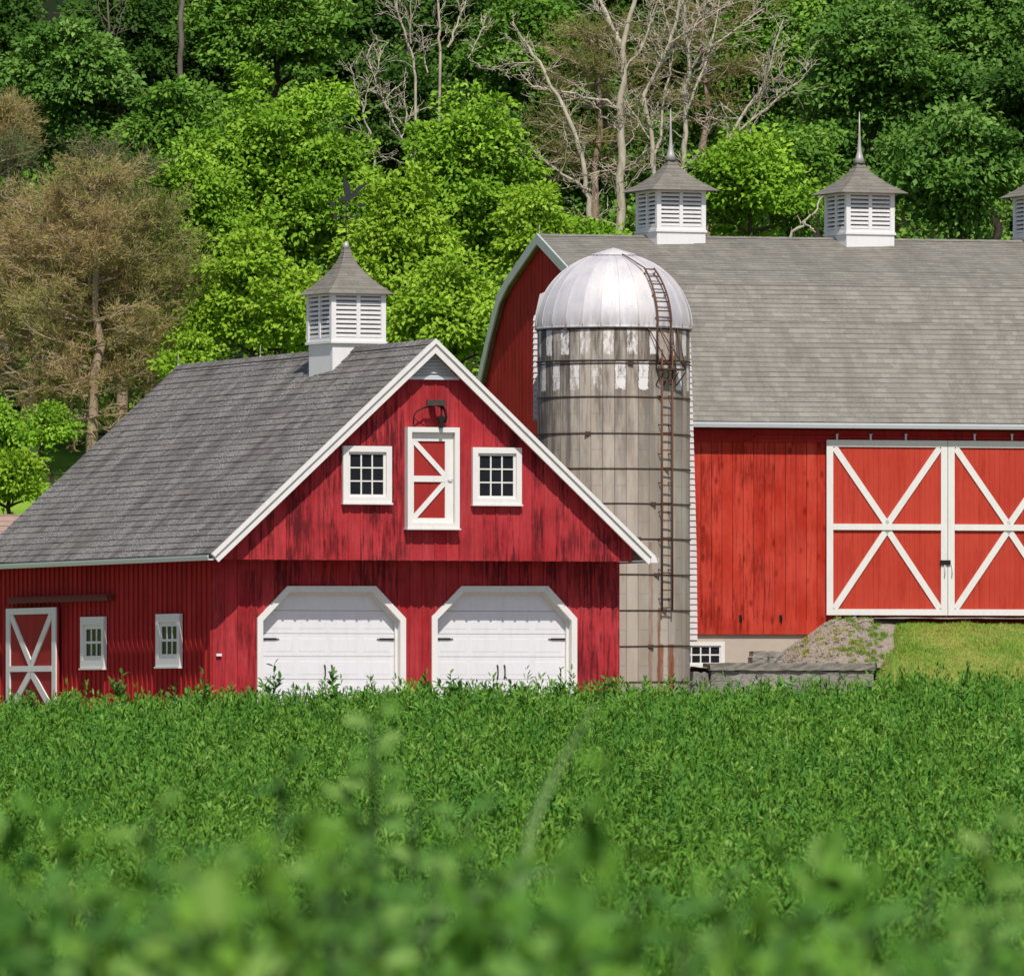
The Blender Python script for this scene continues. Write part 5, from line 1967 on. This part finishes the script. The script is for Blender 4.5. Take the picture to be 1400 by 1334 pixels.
def weed(label, px, ytop, d, below, leafL, mat, seed, nbr=4, group='tall weeds standing above the crop'):
    """one tall plant: a stem with side shoots and narrow leaves"""
    r = np.random.default_rng(seed)
    x = xat(px, d)
    zt_ = zat(ytop, d)
    zg = float(ground_z(x, d))
    root = thing('tall_weed', label, 'plant', (x, d, zg), 0, group)
    H = zt_ - zg
    mb = MB()
    PP, DD = [], []
    rad = max(.0025, leafL * .05)
    def shoot(a, b, ra, nl):
        pts_ = limb(mb, r, a, b, ra, ra * .45, .06, 5, 5)
        for i in range(nl):
            f = .15 + .85 * (i + r.random()) / nl
            j = min(4, int(f * 5))
            p = pts_[j].lerp(pts_[j + 1], min(1, f * 5 - j))
            az = i * 2.4 + r.normal(0, .4)
            el = r.normal(.35, .3) + .6 * f * f
            PP.append(tuple(p))
            DD.append((math.cos(az) * math.cos(el), math.sin(az) * math.cos(el), math.sin(el)))
    top = Vector((r.normal(0, .03) * H, r.normal(0, .03), H - leafL * .8))
    shoot(Vector((0, 0, 0)), top, rad * 1.6, int(16 + 8 * H / .5))
    for i in range(nbr):
        f = r.uniform(.45, .85)
        st = top * f
        a = r.uniform(0, 6.28)
        ln = below * r.uniform(.5, 1.0)
        shoot(st, st + Vector((math.cos(a) * ln * .55, math.sin(a) * ln * .55, ln * .75)), rad, 10)
    n = len(PP)
    P = np.array(PP)
    D = np.array(DD)
    az = np.arctan2(D[:, 1], D[:, 0])
    NN = np.stack([-np.cos(az) * .5, -np.sin(az) * .5 - .5, np.ones(n)], 1) + r.normal(0, .3, (n, 3))
    ll = leafL * r.uniform(.6, 1.2, n)
    leaves('foliage', P, D, NN, ll, ll * r.uniform(.34, .5, n), r.random(n), M[mat], root, .2, True)
    mb.build('stem', M['stem'], root)


WG = 'tall weeds along the far edge of the crop'
for i, (px, yt, lab) in enumerate([
    (372, 897, 'slender tall weed in front of the left garage door, highest of its row'),
    (460, 911, 'bushy weed at the middle of the left garage door by its handles'),
    (401, 928, 'short weed in the left half of the left garage door'),
    (575, 925, 'weed before the narrow red pier between the two garage doors'),
    (616, 912, 'bushy weed at the left jamb of the right garage door'),
    (655, 925, 'low spreading weed before the left half of the right garage door'),
    (766, 906, 'tall weed near the right jamb of the right garage door'),
    (700, 926, 'low weed at the middle of the right garage door'),
    (823, 912, 'bushy weed before the right corner of the garage wall'),
    (276, 908, 'tall feathery weed before the left front corner of the garage'),
    (164, 910, 'feathery weed below the left narrow side window'),
    (243, 928, 'low bushy weed below the right narrow side window'),
    (40, 935, 'weed before the white-braced side door at far left'),
    (1010, 925, 'weed before the retaining wall near the cellar window'),
    (1085, 918, 'weed before the middle of the retaining wall'),
    (1188, 922, 'weed at the right end of the retaining wall'),
    (1317, 897, 'tall weed against the grass bank at the right'),
    (1375, 922, 'weed at the right edge against the grass bank')]):
    weed(lab, px, yt, 77 + (i * 37 % 9), .22, .070, 'weed', 500 + i, 6 if px != 372 else 2, WG)
NG_ = 'blurred tall plants close to the camera'
for i, (px, yt, d, mat_, lab) in enumerate([
    (508, 955, 7.4, 'weed_pale', 'pale blurred plant rising to the garage doors at centre left, tallest of the blurred ones'),
    (385, 1030, 6.4, 'weed', 'blurred leafy plant left of the tallest blurred one'),
    (205, 1090, 5.6, 'weed_pale', 'pale blurred plant at the lower left of the field'),
    (570, 1075, 6.0, 'weed', 'dark blurred plant just below and right of the tallest blurred one'),
    (640, 1090, 6.6, 'weed', 'blurred plant at bottom centre, right of the dark blurred one'),
    (460, 1130, 5.0, 'weed_pale', 'big pale blurred leaves below the tallest blurred plant'),
    (985, 1175, 5.2, 'weed', 'blurred plant at the bottom, right of centre'),
    (1350, 1110, 5.6, 'weed_pale', 'pale blurred plant at the right edge of the field'),
    (1270, 1180, 4.8, 'weed', 'large blurred leaves in the bottom right corner'),
    (40, 1190, 4.8, 'weed', 'large blurred leaves in the bottom left corner'),
    (300, 1185, 4.6, 'weed_pale', 'large pale blurred leaves at the bottom, left of centre'),
    (800, 1215, 4.6, 'weed', 'large blurred leaves at the very bottom centre')]):
    near_plant(lab, px, yt, d, mat_, 600 + i, .024, .26, NG_, 5 if i == 0 else 4)
for i, px in enumerate((-30, 95, 150, 255, 340, 420, 520, 690, 740, 870, 930, 1060, 1130, 1190, 1410)):
    near_plant('out-of-focus green leaf cluster low along the bottom edge of the field', px, (1215, 1180, 1245, 1150, 1200, 1235)[i % 6] + (45 if px > 700 else 0), 4.4 + (i * 7 % 5) * .35, 'weed', 700 + i, .022, .20, 'leaf clusters along the bottom edge', 3)
# bent grass blades among the crop
for i, (pts_, d, lab) in enumerate([
    ([(728, 1130), (745, 1085), (775, 1030), (805, 975), (832, 938)], 6.5, 'long pale grass blade leaning right before the garage corner'),
    ([(600, 1250), (665, 1215), (730, 1195), (800, 1175), (890, 1155)], 6.0, 'long pale grass blade lying to the right at lower centre'),
    ([(1076, 1045), (1077, 1015), (1074, 990)], 62, 'upright thin grass blade in the crop right of centre')]):
    w_ = Vector((xat(pts_[0][0], d), d, 0))
    mb = MB()
    P = [Vector((xat(px, d + .1 * j) - w_.x, .1 * j, zat(py, d + .1 * j))) for j, (px, py) in enumerate(pts_)]
    P.insert(0, P[0] + (P[0] - P[1]) * 1.2 + Vector((0, 0, -.03 if d < 20 else -.12)))
    hwid = .0030 if d < 20 else .010
    L_, Rr = [], []
    m_ = len(P)
    for j, p in enumerate(P):
        t = (P[min(j + 1, m_ - 1)] - P[max(j - 1, 0)]).normalized()
        s_ = t.cross(Vector((0, -1, .35))).normalized() * hwid * (1 - (j / (m_ - 1)) ** 2 * .93)
        L_.append(p - s_)
        Rr.append(p + s_)
    a = mb.pts(L_)
    c = mb.pts([p + Vector((0, .003, -.002)) for p in P])
    b = mb.pts(Rr)
    for j in range(m_ - 1):
        mb.face([a[j], c[j], c[j + 1], a[j + 1]])
        mb.face([c[j], b[j], b[j + 1], c[j + 1]])
    o = mb.build('grass_blade', M['bladeg'])
    o.location = w_
    tag(o, lab, 'grass blade', 'long grass blades in the crop')

# ================================================================== LIGHT, SKY, CAMERA
EL, AZ = 52.0, 7.4                         # sun height; how far to the right of the viewer's back
sd_ = Vector((math.sin(R(AZ)) * math.cos(R(EL)), -math.cos(R(AZ)) * math.cos(R(EL)), math.sin(R(EL))))
sun = bpy.data.lights.new('sun', 'SUN')
sun.energy = 4.3
sun.angle = R(.5)
sun.color = (1.0, .955, .89)
so = bpy.data.objects.new('sun', sun)
COL.objects.link(so)
so.rotation_euler = sd_.to_track_quat('Z', 'Y').to_euler()
so.location = sd_ * 100

world = bpy.data.worlds.new('World')
scene.world = world
world.use_nodes = True
nt = world.node_tree
bg = nt.nodes['Background']
sky = nt.nodes.new('ShaderNodeTexSky')
sky.sky_type = 'NISHITA'
sky.sun_disc = False
sky.sun_elevation = R(EL)
sky.sun_rotation = R(180 - AZ)
nt.links.new(sky.outputs[0], bg.inputs[0])
bg.inputs[1].default_value = .09

cam = bpy.data.cameras.new('camera')
cam.sensor_fit = 'HORIZONTAL'
cam.sensor_width = 36
cam.lens = F / 1400 * 36
cam.shift_y = (HY - 667) / 1400
cam.clip_start = .5
cam.clip_end = 2000
cam.dof.use_dof = True
cam.dof.focus_distance = 115
cam.dof.aperture_fstop = cam.lens / 1000 / .0110
cam.dof.aperture_blades = 8
co = bpy.data.objects.new('camera', cam)
COL.objects.link(co)
co.location = (0, 0, 0)
co.rotation_euler = (R(90), 0, 0)
scene.camera = co

scene.view_settings.view_transform = 'Standard'
scene.view_settings.look = 'None'
scene.view_settings.exposure = 0
scene.view_settings.gamma = 1
scene.view_settings.use_curve_mapping = False
cy_ = scene.cycles
cy_.use_denoising = True
cy_.max_bounces = 6
cy_.diffuse_bounces = 3
cy_.glossy_bounces = 2
cy_.transmission_bounces = 3
cy_.transparent_max_bounces = 4
cy_.caustics_reflective = False
cy_.caustics_refractive = False
cy_.sample_clamp_indirect = 6
